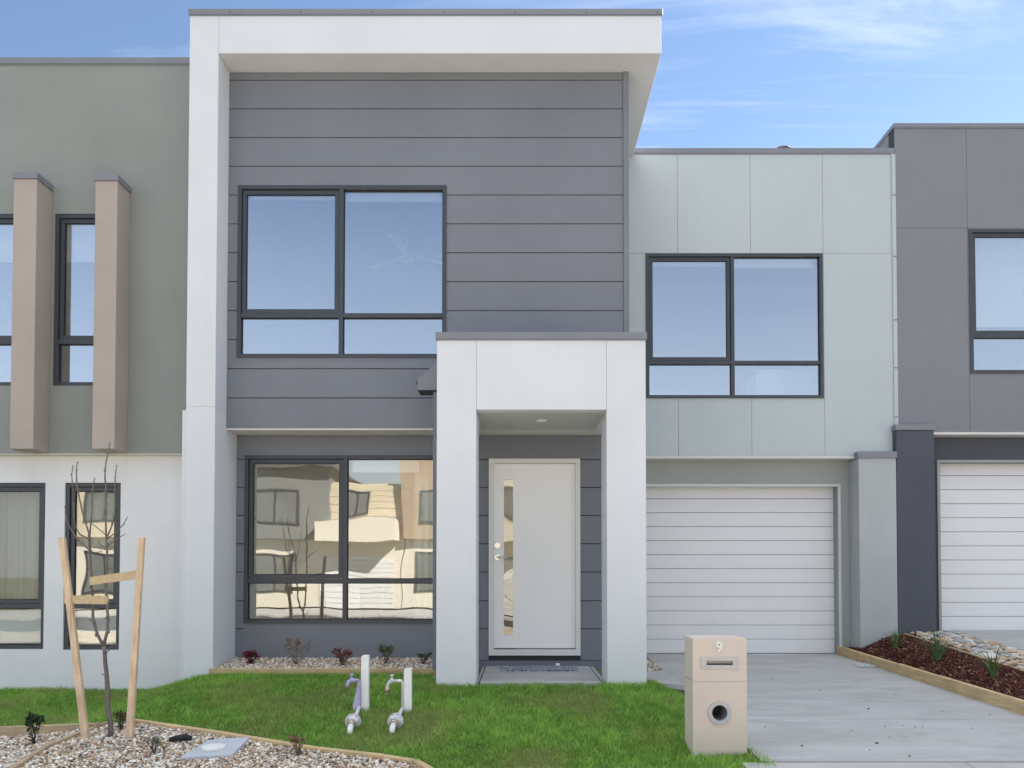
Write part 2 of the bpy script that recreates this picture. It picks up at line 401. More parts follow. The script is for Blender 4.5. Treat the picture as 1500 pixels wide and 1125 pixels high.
hzf = mth('MULTIPLY', ramp(nt, sep.outputs['Z'], [(0.0, 0.95), (0.22, 0.55), (0.5, 0.06)]), ramp(nt, sep.outputs['Y'], [(0.0, 1.0), (0.35, 0.30)]))   # haze thickens to the horizon
hz_ = N(nt, 'ShaderNodeMath', operation='MULTIPLY_ADD', use_clamp=True); nt.links.new(mu.outputs[0], hz_.inputs[0]); hz_.inputs[1].default_value = 0.9; nt.links.new(hzf, hz_.inputs[2]); mu = hz_   # thin high veil everywhere
cl = mixc(nt, mu.outputs[0], sky.outputs[0], (6.8, 7.1, 7.7))
n3 = noise(nt, cb.outputs[0], 0.9, 6, 0.55, 0.3)          # broken cloud added overhead, out of view, as neutral fill light
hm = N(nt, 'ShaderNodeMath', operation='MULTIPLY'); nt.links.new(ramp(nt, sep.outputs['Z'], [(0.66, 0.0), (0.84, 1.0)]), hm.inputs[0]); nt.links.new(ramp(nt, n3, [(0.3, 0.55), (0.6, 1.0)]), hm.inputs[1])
n4 = noise(nt, cb.outputs[0], 1.4, 9, 0.66, 1.2, (0.45, 2.6, 1))      # bright cirrus bank high on the right
ci_ = mth('MULTIPLY', ramp(nt, n4, [(0.48, 0.0), (0.74, 0.60)]), mth('MULTIPLY', ramp(nt, sep.outputs['Z'], [(0.50, 0.0), (0.56, 1.0)]), ramp(nt, sep.outputs['X'], [(0.16, 0.0), (0.40, 1.0)])))
cl = mixc(nt, ci_, cl, (8.6, 8.8, 9.2))
cl = mixc(nt, hm.outputs[0], cl, (FILL_CLOUD*0.92, FILL_CLOUD*0.96, FILL_CLOUD*1.0))
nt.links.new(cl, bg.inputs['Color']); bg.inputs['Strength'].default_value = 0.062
sl = bpy.data.lights.new('sun', 'SUN'); sl.energy = 5.0; sl.angle = math.radians(0.53); sl.color = (1.0, 0.93, 0.84)
so = bpy.data.objects.new('sun', sl); C.objects.link(so); so.rotation_euler = sd.to_track_quat('Z', 'Y').to_euler(); so.location = (0, 0, 20)

cam = bpy.data.cameras.new('camera'); co = bpy.data.objects.new('camera', cam); C.objects.link(co); SC.camera = co
cam.sensor_width = 36; cam.lens = F/1500*36; cam.shift_x = -(CX-750)/1500; cam.shift_y = (CY-562.5)/1500
cam.clip_end = 2000; co.location = (0, 0, EYE); co.rotation_euler = (math.radians(90)+PITCH, 0, 0)
SC.view_settings.view_transform = 'Standard'; SC.view_settings.look = 'None'; SC.view_settings.gamma = 1; SC.view_settings.exposure = 1.64
SC.cycles.use_denoising = True; SC.cycles.max_bounces = 10; SC.cycles.diffuse_bounces = 6; SC.cycles.glossy_bounces = 5; SC.cycles.transparent_max_bounces = 12

# ------------------------------------------------------------------ windows
def window(parent, x0, x1, z0, z1, Y, gm, mull=None, tran=None, fw=0.045, sash=(), blind=(), name='window', dep=0.09):
    """Y is the wall face; the frame stands 12 mm proud, the glass sits 45 mm back"""
    yf = Y-0.012
    f = MB(); f.ring(x0, x1, z0, z1, fw, yf, yf+dep)
    ft = 0.045
    if tran is not None: f.box(x0+fw, x1-fw, yf+0.006, yf+dep-0.004, tran-ft/2, tran+ft/2)
    if mull is not None:
        if tran is not None:
            f.box(mull-ft/2, mull+ft/2, yf+0.004, yf+dep-0.006, z0+fw, tran-ft/2); f.box(mull-ft/2, mull+ft/2, yf+0.004, yf+dep-0.006, tran+ft/2, z1-fw)
        else: f.box(mull-ft/2, mull+ft/2, yf+0.004, yf+dep-0.006, z0+fw, z1-fw)
    fo = f.build(name, M['frame'], parent)
    xs = [x0+fw] + ([mull-ft/2, mull+ft/2] if mull is not None else []) + [x1-fw]
    zs = [z0+fw] + ([tran-ft/2, tran+ft/2] if tran is not None else []) + [z1-fw]
    k = 0
    for j in range(0, len(zs), 2):
        for i in range(0, len(xs), 2):
            a, b, c, d = xs[i], xs[i+1], zs[j], zs[j+1]
            top = (j == len(zs)-2)
            if top and (i//2) in sash:      # awning sash: its own inner frame
                s = MB(); s.ring(a+0.006, b-0.006, c+0.006, d-0.006, 0.042, yf+0.022, yf+0.06); s.build('sash', M['frame'], fo)
                a += 0.046; b -= 0.046; c += 0.046; d -= 0.046
            s = MB(); s.ring(a, b, c, d, 0.008, yf+0.036, yf+0.05); s.build('glazing_seal', M['seal'], fo)
            s = MB(); s.box(a+0.004, b-0.004, yf+0.042, yf+0.048, c+0.004, d-0.004); s.build('pane', gm, fo)
    for (a, b, c, d) in blind:              # roller blinds behind the glass
        s = MB(); s.tube([(a, yf+0.135, d-0.03), (b, yf+0.135, d-0.03)], 0.03, 12)
        s.box(a+0.01, b-0.01, yf+0.100, yf+0.103, c, d-0.03); s.box(a+0.008, b-0.008, yf+0.093, yf+0.110, c-0.03, c)
        s.build('roller_blind', M['blind'], fo)
    return fo
def room(parent, x0, x1, y0, y1, z0, z1, name='room_interior', m='inwall', back=None):
    s = MB()    # open towards the window
    s.quad((x0,y0,z0),(x1,y0,z0),(x1,y1,z0),(x0,y1,z0)); s.quad((x0,y1,z1),(x1,y1,z1),(x1,y0,z1),(x0,y0,z1))
    s.slab(x0, x1, z0, z1, y1, y1+0.005, [back] if back else []); s.quad((x0,y0,z0),(x0,y1,z0),(x0,y1,z1),(x0,y0,z1)); s.quad((x1,y1,z0),(x1,y0,z0),(x1,y0,z1),(x1,y1,z1))
    return s.build(name, M[m], parent)

# ================================================================== MAIN HOUSE
YF, YU, YL, YP, YG, YPR, YGW, YGD = 7.85, 8.15, 8.46, 7.15, 9.80, 9.70, 10.0, 10.14
RO1, RO2, RO3 = (0.02, 1.06, 0.12, 2.4), (-1.0, 0.9, 2.9, 4.5), (1.35, 2.15, 2.9, 5.0)      # unseen openings added at the back of the house to let sun into the rooms
H = thing('townhouse', 'two-storey charcoal clad townhouse in the middle with a white frame and white entry portico', 'house', (-0.9, 8.5, 0))
FX0, FX1, FX2 = -3.42, -3.119, 1.482
ZT0, ZT1 = az(78, YF), az(22, YF)
UX1 = 1.18
ZS = 2.578                                    # underside of the upper storey
# white frame: column, beam
mb = MB(); mb.box(FX0, FX1, YF, YL+0.3, -0.35, 2.725); mb.box(FX0, FX1, YF, YL+0.3, 2.731, ZT1); mb.box(FX0+0.004, FX1-0.004, YF+0.004, YL+0.2, 2.72, 2.735)
mb.build('frame_column', M['render'], H, bevel=0.006)
mb = MB(); mb.box(FX0, FX1-0.003, YL+0.301, 13.5, ZT0+0.001, ZT1); mb.box(FX1+0.001, FX2, YF, 13.5, ZT0, ZT1); 
mb.build('frame_beam', M['render'], H, bevel=0.006)
mb = MB(); mb.box(FX0-0.012, FX2+0.012, YF-0.014, 13.52, ZT1, ZT1+0.058); mb.box(FX0-0.008, FX2+0.008, YF-0.010, YF-0.001, ZT1-0.012, ZT1)
fl = mb.build('roof_flashing', M['flash'], H, bevel=0.003)
for i in range(7):
    mb = MB(); disc_y(mb, (-3.0+i*0.74, ZT1+0.02), 0, 0.006, YF-0.018, YF-0.013, 8); mb.build('screw', M['gap'], fl)
# upper cladding
UW = (ax(348, 400, YU), ax(654, 400, YU), az(524, YU), az(272, YU))
bz = [ZS + 0.3128*i for i in range(0, 13)]
mb = MB()
zt = ZT0
EX = 0.018
for i in range(13):
    a, b = bz[i], min(bz[i+1] if i < 12 else zt, zt)
    if b-a < 0.02: continue
    mb.slab(FX1, UX1-0.06, a+0.005, b-0.005, YU, YU+0.016, [UW])
mb.build('upper_cladding', M['clad'], H)
mb = MB(); mb.slab(FX1+0.001, UX1-0.002, ZS+0.002, zt, YU+0.0165, YU+0.2, [(UW[0], UW[1], UW[2], UW[3])])
mb.build('cladding_joint', M['gap'], H)
mb = MB(); mb.box(UX1-0.058, UX1, YU-0.012, YU+0.09, ZS+0.6, zt); mb.box(UX1-0.05, UX1-0.003, YU+0.09, 13, ZS, zt)
mb.build('corner_trim', M['clad'], H)
mb = MB(); mb.box(FX1, UX1-0.055, YU+0.002, YL+0.1, ZS-0.03, ZS+0.001)
mb.build('soffit', M['soffit'], H)
mb = MB(); mb.box(FX1, UX1, YU-0.002, YU+0.0015, ZS-0.012, ZS+0.004); mb.build('drip_edge', M['clad'], H)
mull = ax(500, 370, YU); tran = az(462, YU)
UWI = window(H, *UW, YU, M['glass_up'], mull, tran, 0.04, (0,), [(UW[0]+0.1, mull-0.03, az(296, YU+.2), az(272, YU+.2)), (mull+0.03, UW[1]-0.05, az(299, YU+.2), az(272, YU+.2))])
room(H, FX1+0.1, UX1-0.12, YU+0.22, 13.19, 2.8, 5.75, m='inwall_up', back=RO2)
# ceiling fan in the upstairs room
fx, fz = at(592, 366, 9.7)
mb = MB(); mb.tube([(fx, 9.9, 5.75), (fx, 9.9, fz+0.05)], 0.02, 8); mb.tube([(fx, 9.9, fz+0.08), (fx, 9.9, fz-0.04)], [0.06, 0.11], 16)
for k in range(3):
    a = 0.4+k*2.094; d = Vector((math.cos(a), math.sin(a), 0)); n = Vector((-d.y, d.x, 0))
    p = Vector((fx, 9.9, fz)); mb.prism([p+d*0.1+n*0.04, p+d*0.65+n*0.07, p+d*0.65-n*0.06, p+d*0.1-n*0.04], (0, 0, 0.01))
mb.build('ceiling_fan', M['blind'], H)

# lower wall
LW = (ax(358, 800, YL), ax(653, 800, YL), az(913, YL), az(667, YL))
DR = (ax(716, 820, YL), ax(850, 820, YL), az(960, YL), az(672, YL))
mb = MB()
lines = [az(y, YL) for y in (968, 921, 880, 838, 796.5, 755, 714, 673)] + [ZS-0.03]
for i in range(len(lines)-1):
    lo, hi = lines[i], lines[i+1]
    for xa, xb in ((FX1, LW[0]-0.002), (LW[1]+0.002, DR[0]-0.002), (DR[1]+0.002, UX1)):
        mb.slab(xa, xb, lo+0.005, hi-0.005, YL, YL+0.016)
mb.slab(LW[0]-0.002, LW[1]+0.002, LW[3], ZS-0.033, YL, YL+0.016); mb.slab(LW[0]-0.002, LW[1]+0.002, lines[0]+0.003, LW[2], YL, YL+0.016)
mb.slab(DR[0]-0.002, DR[1]+0.002, DR[3], ZS-0.033, YL, YL+0.016)
mb.build('lower_cladding', M['clad'], H)
mb = MB(); mb.slab(FX1, UX1-0.002, -0.2, ZS-0.03, YL+0.0165, YL+0.12, [LW, DR]); mb.build('cladding_joint', M['gap'], H)
mb = MB(); mb.slab(FX1, UX1, -0.2, lines[0], YL+0.004, YL+0.016); mb.box(FX1, UX1, YL+0.0, YL+0.004, lines[0]-0.012, lines[0]-0.002); mb.build('plinth', M['clad'], H)
mull2 = ax(505.5, 780, YL); tran2 = az(851, YL)
LWI = window(H, *LW, YL, M['glass_lo'], mull2, tran2, 0.04, (0,), [(mull2+0.05, LW[1]-0.3, az(690, YL+.2), az(668, YL+.2))])
room(H, FX1+0.1, UX1-0.1, YL+0.14, 13.19, 0.05, 2.5, back=RO1)
# cream curtain on the right of the lower window
mb = MB(); x0, x1 = ax(606, 800, YL+.25), ax(650, 800, YL+.25); n = 60
for i in range(n):
    a, b = x0+(x1-x0)*i/n, x0+(x1-x0)*(i+1)/n
    ya, yb = YL+0.26+0.022*math.sin(a*75), YL+0.26+0.022*math.sin(b*75)
    mb.quad((a, ya, 0.08), (b, yb, 0.08), (b, yb, 2.3), (a, ya, 2.3), True); mb.quad((b, yb+.004, 0.08), (a, ya+.004, 0.08), (a, ya+.004, 2.3), (b, yb+.004, 2.3), True)
mb.build('curtain', M['curtain'], H)

# front room furniture, standing on the room floor
def dining_chair(x, y, rz, label):
    T_ = thing('dining_chair', label, 'chair', (x, y, 0.05), 'white chairs in the front room')
    b = MB(); b.box(x-.21, x+.21, y-.21, y+.21, 0.48, 0.51); b.build('seat', M['blind'], T_, bevel=0.01)
    b = MB(); b.prism([(x-.20, y+.19, .55), (x+.20, y+.19, .55), (x+.22, y+.25, .93), (x+.12, y+.26, .98), (x-.12, y+.26, .98), (x-.22, y+.25, .93)], (0, 0.02, 0)); b.build('backrest', M['blind'], T_, bevel=0.006)
    for sx_ in (-1, 1):
        for sy_ in (-1, 1):
            b = MB(); b.tube([(x+sx_*.24, y+sy_*.24, 0.05), (x+sx_*.16, y+sy_*.17, 0.48)], [.010, .015], 8); b.build('leg', M['wood'], T_)
    T_.rotation_euler = (0, 0, rz); return T_
dt = thing('dining_table', 'timber dining table in the front room behind the ground-floor window', 'table', (-1.7, 10.2, 0.05))
b = MB(); b.box(-2.6, -0.8, 9.75, 10.65, 0.76, 0.80); b.build('table_top', M['wood'], dt, bevel=0.005)
for tx_ in (-2.5, -0.9):
    for ty_ in (9.85, 10.55):
        b = MB(); b.box(tx_-.03, tx_+.03, ty_-.03, ty_+.03, 0.05, 0.758); b.build('leg', M['wood'], dt)
dining_chair(-2.15, 9.62, math.pi, 'white chair on the window side of the dining table, left one')
dining_chair(-1.30, 9.62, math.pi, 'white chair on the window side of the dining table, right one')
dining_chair(-2.15, 10.8, 0.0, 'white chair on the far side of the dining table, left one')
dining_chair(-1.30, 10.8, 0.0, 'white chair on the far side of the dining table, right one')
# front door
fr = MB(); fr.ring(DR[0], DR[1], DR[2], DR[3], 0.052, YL-0.014, YL+0.10, 0.052, 0.06)
dfr = fr.build('door_frame', M['doorframe'], H, bevel=0.003)
sx0, sx1, sz0, sz1 = DR[0]+0.054, DR[1]-0.054, az(949.5, YL), DR[3]-0.056
gx0, gx1, gz0_, gz1_ = ax(738, 820, YL+.02), ax(751.5, 820, YL+.02), az(930, YL+.02), az(702, YL+.02)
d = MB(); d.slab(sx0, sx1, sz0, sz1, YL+0.02, YL+0.06, [(gx0, gx1, gz0_, gz1_)])
door = d.build('front_door', M['door'], H, bevel=0.002)
d = MB(); d.ring(gx0-0.014, gx1+0.014, gz0_-0.014, gz1_+0.014, 0.0135, YL+0.014, YL+0.0202); d.build('glazing_bead', M['door'], door)
d = MB(); d.box(gx0, gx1, YL+0.036, YL+0.042, gz0_, gz1_); d.build('glass_panel', M['glass_dr'], door)
lx, lz = at(728.5, 799, YL); d = MB(); disc_y(d, (lx, lz), 0, 0.032, YL+0.008, YL+0.0198); disc_y(d, (lx, lz), 0, 0.018, YL-0.006, YL+0.009); d.build('deadlock', M['chrome'], door)
lx, lz = at(728.5, 816.5, YL); d = MB(); disc_y(d, (lx, lz), 0, 0.03, YL+0.008, YL+0.0198); d.tube([(lx, YL+0.01, lz), (lx, YL-0.035, lz), (lx+0.012, YL-0.043, lz), (lx+0.10, YL-0.043, lz-0.002)], [0.011, 0.010, 0.010, 0.008], 10); d.build('door_handle', M['chrome'], door)
d = MB(); d.box(sx0, sx1, YL+0.004, YL+0.03, DR[2]+0.06, DR[2]+0.068); d.build('door_sill', M['steel'], dfr)
for hz in (0.35, 0.55, 0.82): pass

d = MB(); d.box(-0.30, -0.02, 9.9, 10.4, 0.055, 0.95); d.box(-0.26, -0.06, 9.95, 10.3, 1.2, 1.24); d.build('hall_cabinet', M['wood'], H)
# portico
PX0, PX1, OX0, OX1 = -0.768, 1.188, -0.397, 0.82
ZC, ZPT = 2.547, az(497, YP)
p = MB(); p.box(PX0, OX0-0.001, YP, YP+0.47, -0.12, ZPT); p.box(PX0, OX0-0.001, YP+0.4705, YU-0.003, ZC, ZPT); p.build('portico_pillar', M['render'], H, bevel=0.006)
p = MB(); p.box(OX1+0.001, PX1, YP, YP+0.47, -0.12, ZPT); p.box(OX1+0.001, PX1, YP+0.4705, YU-0.003, ZC, ZPT); p.build('portico_pillar', M['render'], H, bevel=0.006)
p = MB(); p.box(OX0+0.0005, OX1-0.0005, YP, YP+0.13, ZC, ZPT)
p.build('portico_lintel', M['render'], H, bevel=0.003)
p = MB(); p.box(OX0+0.001, OX1-0.001, YP+0.131, YU-0.004, ZC+0.002, ZC+0.04); pc = p.build('portico_ceiling', M['ceil'], H)
lx = ax(793, 613, 7.66)
p = MB(); p.tube([(lx, 7.66, ZC+0.003), (lx, 7.66, ZC-0.006)], [0.055, 0.05], 24); p.build('downlight', M['door'], pc)
p = MB(); p.box(PX0-0.012, PX1+0.012, YP-0.014, YU-0.001, ZPT, az(487, YP)); p.box(PX0-0.008, PX1+0.008, YP-0.010, YP-0.001, ZPT-0.012, ZPT)
p.build('portico_flashing', M['flash'], H, bevel=0.003)
# rain head and downpipe beside the portico
hx0, hzt = at(612, 556, 7.62); _, hz1 = at(640, 527, 7.62); _, hzb = at(612, 572, 7.62)
r = MB(); r.prism([(hx0, 7.60, hzb), (PX0-0.003, 7.60, hzb), (PX0-0.003, 7.60, hz1), (PX0-0.02, 7.60, hz1), (hx0, 7.60, hzt)], (0, 0.22, 0))
rh = r.build('rain_head', M['flash'], H, bevel=0.003)
r = MB(); r.box(hx0+0.004, PX0-0.004, 7.605, 7.815, hzb-0.004, hzb-0.001); r.build('rain_head_shade', M['gap'], rh)  # dark plate painted in as shade on the rain head's underside
r = MB(); r.box(hx0-0.02, hx0-0.001, 7.66, 7.70, hzt-0.03, hzt-0.005); r.build('overflow_spout', M['gap'], rh)
r = MB(); r.box(PX0-0.090, PX0-0.028, 7.64, 7.74, 0.06, hzb-0.005); r.build('downpipe', M['clad'], H, bevel=0.004)

# pale panel wall over the garage
GX0, GX1 = UX1, ax(1307, 300, YG)
GZ0, GZ1 = az(668, YG), az(225, YG)
GW = (ax(946, 470, YG), ax(1205.5, 470, YG), az(583.5, YG), az(371.5, YG))
vx = [ax(993, 450, YG), ax(1100, 450, YG), ax(1206.5, 450, YG)]
jz = az(371, YG)
g = MB(); xs = [GX0] + vx + [GX1]
for i in range(4):
    for (a, b) in ((GZ0, jz), (jz, GZ1)):
        g.slab(xs[i]+0.002, xs[i+1]-0.002, a+0.002, b-0.002, YG, YG+0.012, [GW])
g.build('panel_cladding', M['greygreen'], H)
g = MB(); g.slab(GX0, GX1, GZ0+0.001, GZ1, YG+0.0122, YG+0.18, [GW]); g.build('panel_joint', M['gap'], H)
g = MB(); g.box(GX0+0.01, GX1+0.03, YG-0.014, YG+0.3, GZ1, az(217.5, YG)); g.box(GX0+0.01, GX1+0.03, YG-0.01, YG-0.001, GZ1-0.012, GZ1); g.build('parapet_flashing', M['flash'], H, bevel=0.003)
g = MB(); g.box(GX0, GX1, YG+0.2, 13.65, GZ1-0.3, GZ1-0.1); g.build('flat_roof', M['flash'], H)
g = MB(); g.slab(FX0+0.001, UX1, -0.3, ZT0-0.002, 13.2, 13.4, [RO1, RO2]); g.slab(UX1+0.001, GX1, -0.3, GZ1-0.3, 13.45, 13.6, [RO3]); g.box(FX0+0.002, FX1-0.1, YL+0.31, 13.19, -0.3, ZT0-0.004); g.build('rear_wall', M['clad'], H)
mull3, tran3 = ax(1073, 470, YG), az(531, YG)
window(H, *GW, YG, M['glass_up'], mull3, tran3, 0.04, (0,), [(GW[0]+0.1, mull3-0.03, az(392, YG+.2), az(374, YG+.2)), (mull3+0.03, GW[1]-0.08, az(394, YG+.2), az(374, YG+.2))])
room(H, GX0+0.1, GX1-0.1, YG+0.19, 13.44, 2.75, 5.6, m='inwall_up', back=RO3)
g = MB(); g.box(ax(1107, 560, 10.25), ax(1149, 560, 10.25), 10.25, 10.7, 2.76, az(547, 10.25)); g.box(ax(1110, 560, 10.75), ax(1195, 560, 10.75), 10.75, 10.8, 3.3, az(541, 10.75)); g.build('wardrobe', M['blind'], H)
# corner flashing with bolts
cx0, cx1 = ax(1307.5, 400, YG), ax(1313, 400, YG)
g = MB(); g.box(cx0, cx1, YG-0.008, YG+0.02, az(622, YG), GZ1-0.003); g.box(cx0-0.004, cx0+0.006, YG-0.014, YG-0.0081, az(622, YG), GZ1-0.004)
ct = g.build('corner_flashing', M['greygreen'], H)
for y in (286, 376, 469, 539, 611):
    for q in (-0.012, 0.012):
        g = MB(); disc_y(g, ((cx0+cx1)/2+q+0.004, az(y, YG)), 0, 0.007, YG-0.014, YG-0.008, 8); g.build('screw', M['gap'], ct)
# garage
GDX0, GDX1 = 1.62, ax(1221, 850, YGD)
GDZ0, GDZ1 = az(958, YGD)-0.005, az(712, YGD)
g = MB(); g.slab(GX0, ax(1247, 800, YGW), -0.1, GZ0-0.002, YGW, YGW+0.14, [(GDX0, ax(1229.5, 850, YGW), -0.2, az(711, YGW))]); g.build('garage_wall', M['garwall'], H)
g = MB(); a, b, c = ax(1222, 850, YGW), ax(1232, 850, YGW), az(709, YGW)
g.box(GDX0-0.1, b, YGW-0.02, YGW-0.001, az(713, YGW), c); g.box(ax(1228, 850, YGW), b, YGW-0.02, YGW-0.001, -0.05, az(713, YGW)-0.001); g.build('garage_trim', M['gtrim'], H, bevel=0.002)
g = MB(); g.box(GX0, ax(1262, 800, YPR)+0.1, YG+0.002, YGW, GZ0-0.03, GZ0+0.0005); g.build('soffit', M['soffit'], H)
def garage_door(parent, x0, x1, z0, z1, Y, n):
    g = MB(); h = (z1-z0)/n
    for i in range(n):
        a, b = z0+i*h, z0+(i+1)*h
        g.prism([(x0, Y+0.02, a+0.002), (x0, Y+0.002, a+0.002), (x0, Y-0.001, a+0.008), (x0, Y-0.001, b-0.010), (x0, Y+0.006, b-0.003), (x0, Y+0.02, b-0.003)], (x1-x0, 0, 0))
    o = g.build('garage_door', M['gdoor'], parent)
    g = MB(); g.box(x0, x1, Y+0.021, Y+0.04, z0, z1); g.build('door_backing', M['gap'], o)
    g = MB(); g.box(x0, x1, Y-0.004, Y+0.02, z0-0.014, z0+0.0015); g.build('door_seal', M['seal'], o)
    return o
garage_door(H, GDX0-0.05, GDX1+0.004, GDZ0+0.014, GDZ1+0.02, YGD, 12)
g = MB(); a = GDX1+0.003; g.box(a, ax(1229.5, 850, YGW), YGD-0.005, YGD+0.06, -0.05, GDZ1+0.05); g.build('door_jamb', M['garwall'], H)
# pier on the right of the garage
QX0, QX1, QZ = ax(1259, 800, YPR), ax(1314, 800, YPR), az(671, YPR)
g = MB(); g.box(QX0, QX1, YPR, 14, -0.3, QZ); g.build('garage_pier', M['pier'], H, bevel=0.005)
g = MB(); g.box(QX0-0.014, QX1+0.008, YPR-0.014, YG-0.001, QZ, az(661.5, YPR)); g.build('pier_flashing', M['flash'], H, bevel=0.003)
# porch slab
p = MB(); p.box(OX0+0.035, OX1-0.05, YP+0.02, YL+0.002, -0.1, 0.004); ps = p.build('porch_slab', M['path'], H, bevel=0.006)
p = MB(); p.box(OX0+0.001, OX0+0.022, YP+0.12, YL, -0.1, -0.004); p.build('porch_edge', M['path'], ps)
p = MB(); p.box(OX1-0.036, OX1-0.001, YP+0.12, YL, -0.1, -0.004); p.build('porch_edge', M['path'], ps)
# roof vent peeping over the parapet
vxx, vzz = at(1146, 217, 11)
v = MB(); v.tube([(vxx, 11, GZ1-0.15), (vxx, 11, vzz-0.02)], 0.08, 16); v.tube([(vxx, 11, vzz-0.04), (vxx, 11, vzz-0.01), (vxx, 11, vzz)], [0.13, 0.10, 0.04], 16); v.build('roof_vent', M['flash'], H)

# ================================================================== LEFT NEIGHBOUR
YN, YNW, YFN = 8.30, 8.42, 8.03
L = thing('townhouse', 'olive-grey rendered townhouse on the left with two taupe fins over a white ground floor', 'house', (-6.5, 8.6, -0.27))
NZ0, NZ1 = az(664, YN), az(94, YN)
NX0, NX1 = -11.0, FX0-0.003
W2 = (ax(79, 440, YN), ax(152, 440, YN), az(565, YN), az(313, YN))
W1 = (ax(-40, 440, YN), ax(34, 440, YN), az(565, YN), az(313, YN))
m_ = MB(); m_.slab(NX0, NX1, NZ0, NZ1, YN, YN+0.15, [W1, W2]); m_.build('upper_wall', M['olive'], L)
m_ = MB(); m_.box(NX0-0.01, NX1-0.001, YN-0.015, YN+0.3, NZ1, az(85, YN)); m_.box(NX0-0.01, NX1-0.001, YN-0.011, YN-0.001, NZ1-0.012, NZ1); m_.build('parapet_flashing', M['flash'], L, bevel=0.003)
m_ = MB(); m_.box(NX0, NX1-0.01, YN+0.3, 16, NZ1-0.4, NZ1-0.2); m_.build('flat_roof', M['flash'], L)
WL1 = (ax(-45, 830, YNW), ax(65, 830, YNW), az(951, YNW), az(707, YNW))
WL2 = (ax(93.5, 830, YNW), ax(175.5, 830, YNW), az(952, YNW), az(707, YNW))
m_ = MB(); m_.slab(NX0, ax(265, 850, YNW)+0.1, -0.5, NZ0-0.001, YNW, YNW+0.15, [WL1, WL2]); m_.build('lower_wall', M['render_b'], L)
m_ = MB(); m_.box(NX0, NX1, YN+0.004, YNW-0.001, NZ0-0.012, NZ0-0.001); m_.build('soffit', M['soffit'], L)
m_ = MB(); m_.box(ax(265, 800, 8.0), FX0-0.002, 8.0, YNW+0.1, -0.5, az(601, 8.0)); m_.build('party_wall', M['render_b'], L, bevel=0.004)
for W_ in (W1, W2):
    window(L, *W_, YN+0.02, M['glass_up'], None, az(500, YN), 0.042, (0,), [(W_[0]+0.05, W_[1]-0.05, az(385, YN+.2), az(312, YN+.2))])
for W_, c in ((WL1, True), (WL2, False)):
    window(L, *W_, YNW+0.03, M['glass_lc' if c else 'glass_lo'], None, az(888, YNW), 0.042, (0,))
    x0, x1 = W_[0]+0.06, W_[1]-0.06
    s = MB(); n = 70; zb = 0.5 if c else 1.1
    zb = az(882, YNW+.25) if c else az(800, YNW+.25)
    for i in range(n):
        a, b = x0+(x1-x0)*i/n, x0+(x1-x0)*(i+1)/n
        ya, yb = YNW+0.26+0.015*math.sin(a*45), YNW+0.26+0.015*math.sin(b*45)
        s.quad((a, ya, zb), (b, yb, zb), (b, yb, 2.2), (a, ya, 2.2), True)
    s.build('curtain', M['greycurt'], L)
    s = MB(); s.box(x0, x1, YNW+0.17, YNW+0.18, W_[2]+0.05, az(893, YNW+.17)); s.build('pane_reflection', M['blind'], L)  # white sheet painted in for the bright reflection on the lower panes
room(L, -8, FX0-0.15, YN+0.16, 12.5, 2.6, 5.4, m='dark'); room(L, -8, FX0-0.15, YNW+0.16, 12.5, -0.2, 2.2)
m_ = MB(); m_.box(NX0, NX1-0.01, 14, 16.2, -0.5, NZ1-0.4); m_.build('rear_wall', M['olive'], L)
for (fa, fb, ty) in ((17.5, 51.5, 262), (137.5, 170.0, 265)):
    x0, x1 = ax(fa, 440, YFN), ax(fb, 440, YFN)
    m_ = MB(); m_.box(x0, x1, YFN, YN-0.001, NZ0+0.004, az(ty, YFN)); fo = m_.build('wall_fin', M['fin'], L, bevel=0.004)
    m_ = MB(); m_.box(x0-0.01, x1+0.012, YFN-0.012, YN-0.0005, az(ty, YFN)+0.0005, az(ty-9, YFN)); m_.build('fin_cap', M['flash'], fo, bevel=0.002)

# ================================================================== RIGHT NEIGHBOUR
R = thing('townhouse', 'slate grey panelled townhouse on the right with a dark pier beside its white garage door', 'house', (7.5, 9.9, 0.25))
RX0, RX1 = ax(1312.5, 400, YG), 17.0
RZ0, RZ1 = az(633, YG), az(187, YG)
RW = (ax(1420, 440, YG), ax(1420, 440, YG)+2.3, az(547, YG), az(336, YG))
rj, rh_ = ax(1418, 400, YG), az(334, YG)
m_ = MB()
for (xa, xb) in ((RX0, rj), (rj, rj+1.22), (rj+1.22, rj+2.44), (rj+2.44, RX1)):
    for (a, b) in ((RZ0, rh_), (rh_, RZ1)):
        m_.slab(xa+0.002, xb-0.002, a+0.002, b-0.002, YG, YG+0.012, [RW])
m_.build('panel_cladding', M['purple'], R)
m_ = MB(); m_.slab(RX0+0.001, RX1, RZ0+0.002, RZ1, YG+0.0122, YG+0.15, [RW]); m_.build('panel_joint', M['gap'], R)
m_ = MB(); m_.box(RX0, RX0+0.1, YG+0.16, 16, RZ0, RZ1); m_.box(RX0+0.1, RX1, 14, 16, -0.2, RZ1-0.2); m_.build('side_wall', M['purple'], R)
m_ = MB(); m_.box(RX0-0.014, RX1, YG-0.014, YG+0.30, RZ1, az(181, YG)); m_.box(RX0-0.012, RX0+0.2, YG+0.301, 16, RZ1, az(181, YG)-0.002); m_.box(RX0-0.010, RX1, YG-0.010, YG-0.001, RZ1-0.012, RZ1); m_.build('parapet_flashing', M['flash'], R, bevel=0.003)
m_ = MB(); m_.box(RX0+0.2, RX1, YG+0.3, 16, RZ1-0.3, RZ1-0.1); m_.build('flat_roof', M['flash'], R)
window(R, *RW, YG, M['glass_up'], RW[0]+1.15, az(492, YG), 0.042, (0,), [(RW[0]+0.08, RW[0]+1.1, az(480, YG+.2), az(336, YG+.2))])
room(R, RX0+0.2, RX0+5, YG+0.19, 13, 3.0, 5.9, m='inwall_up')
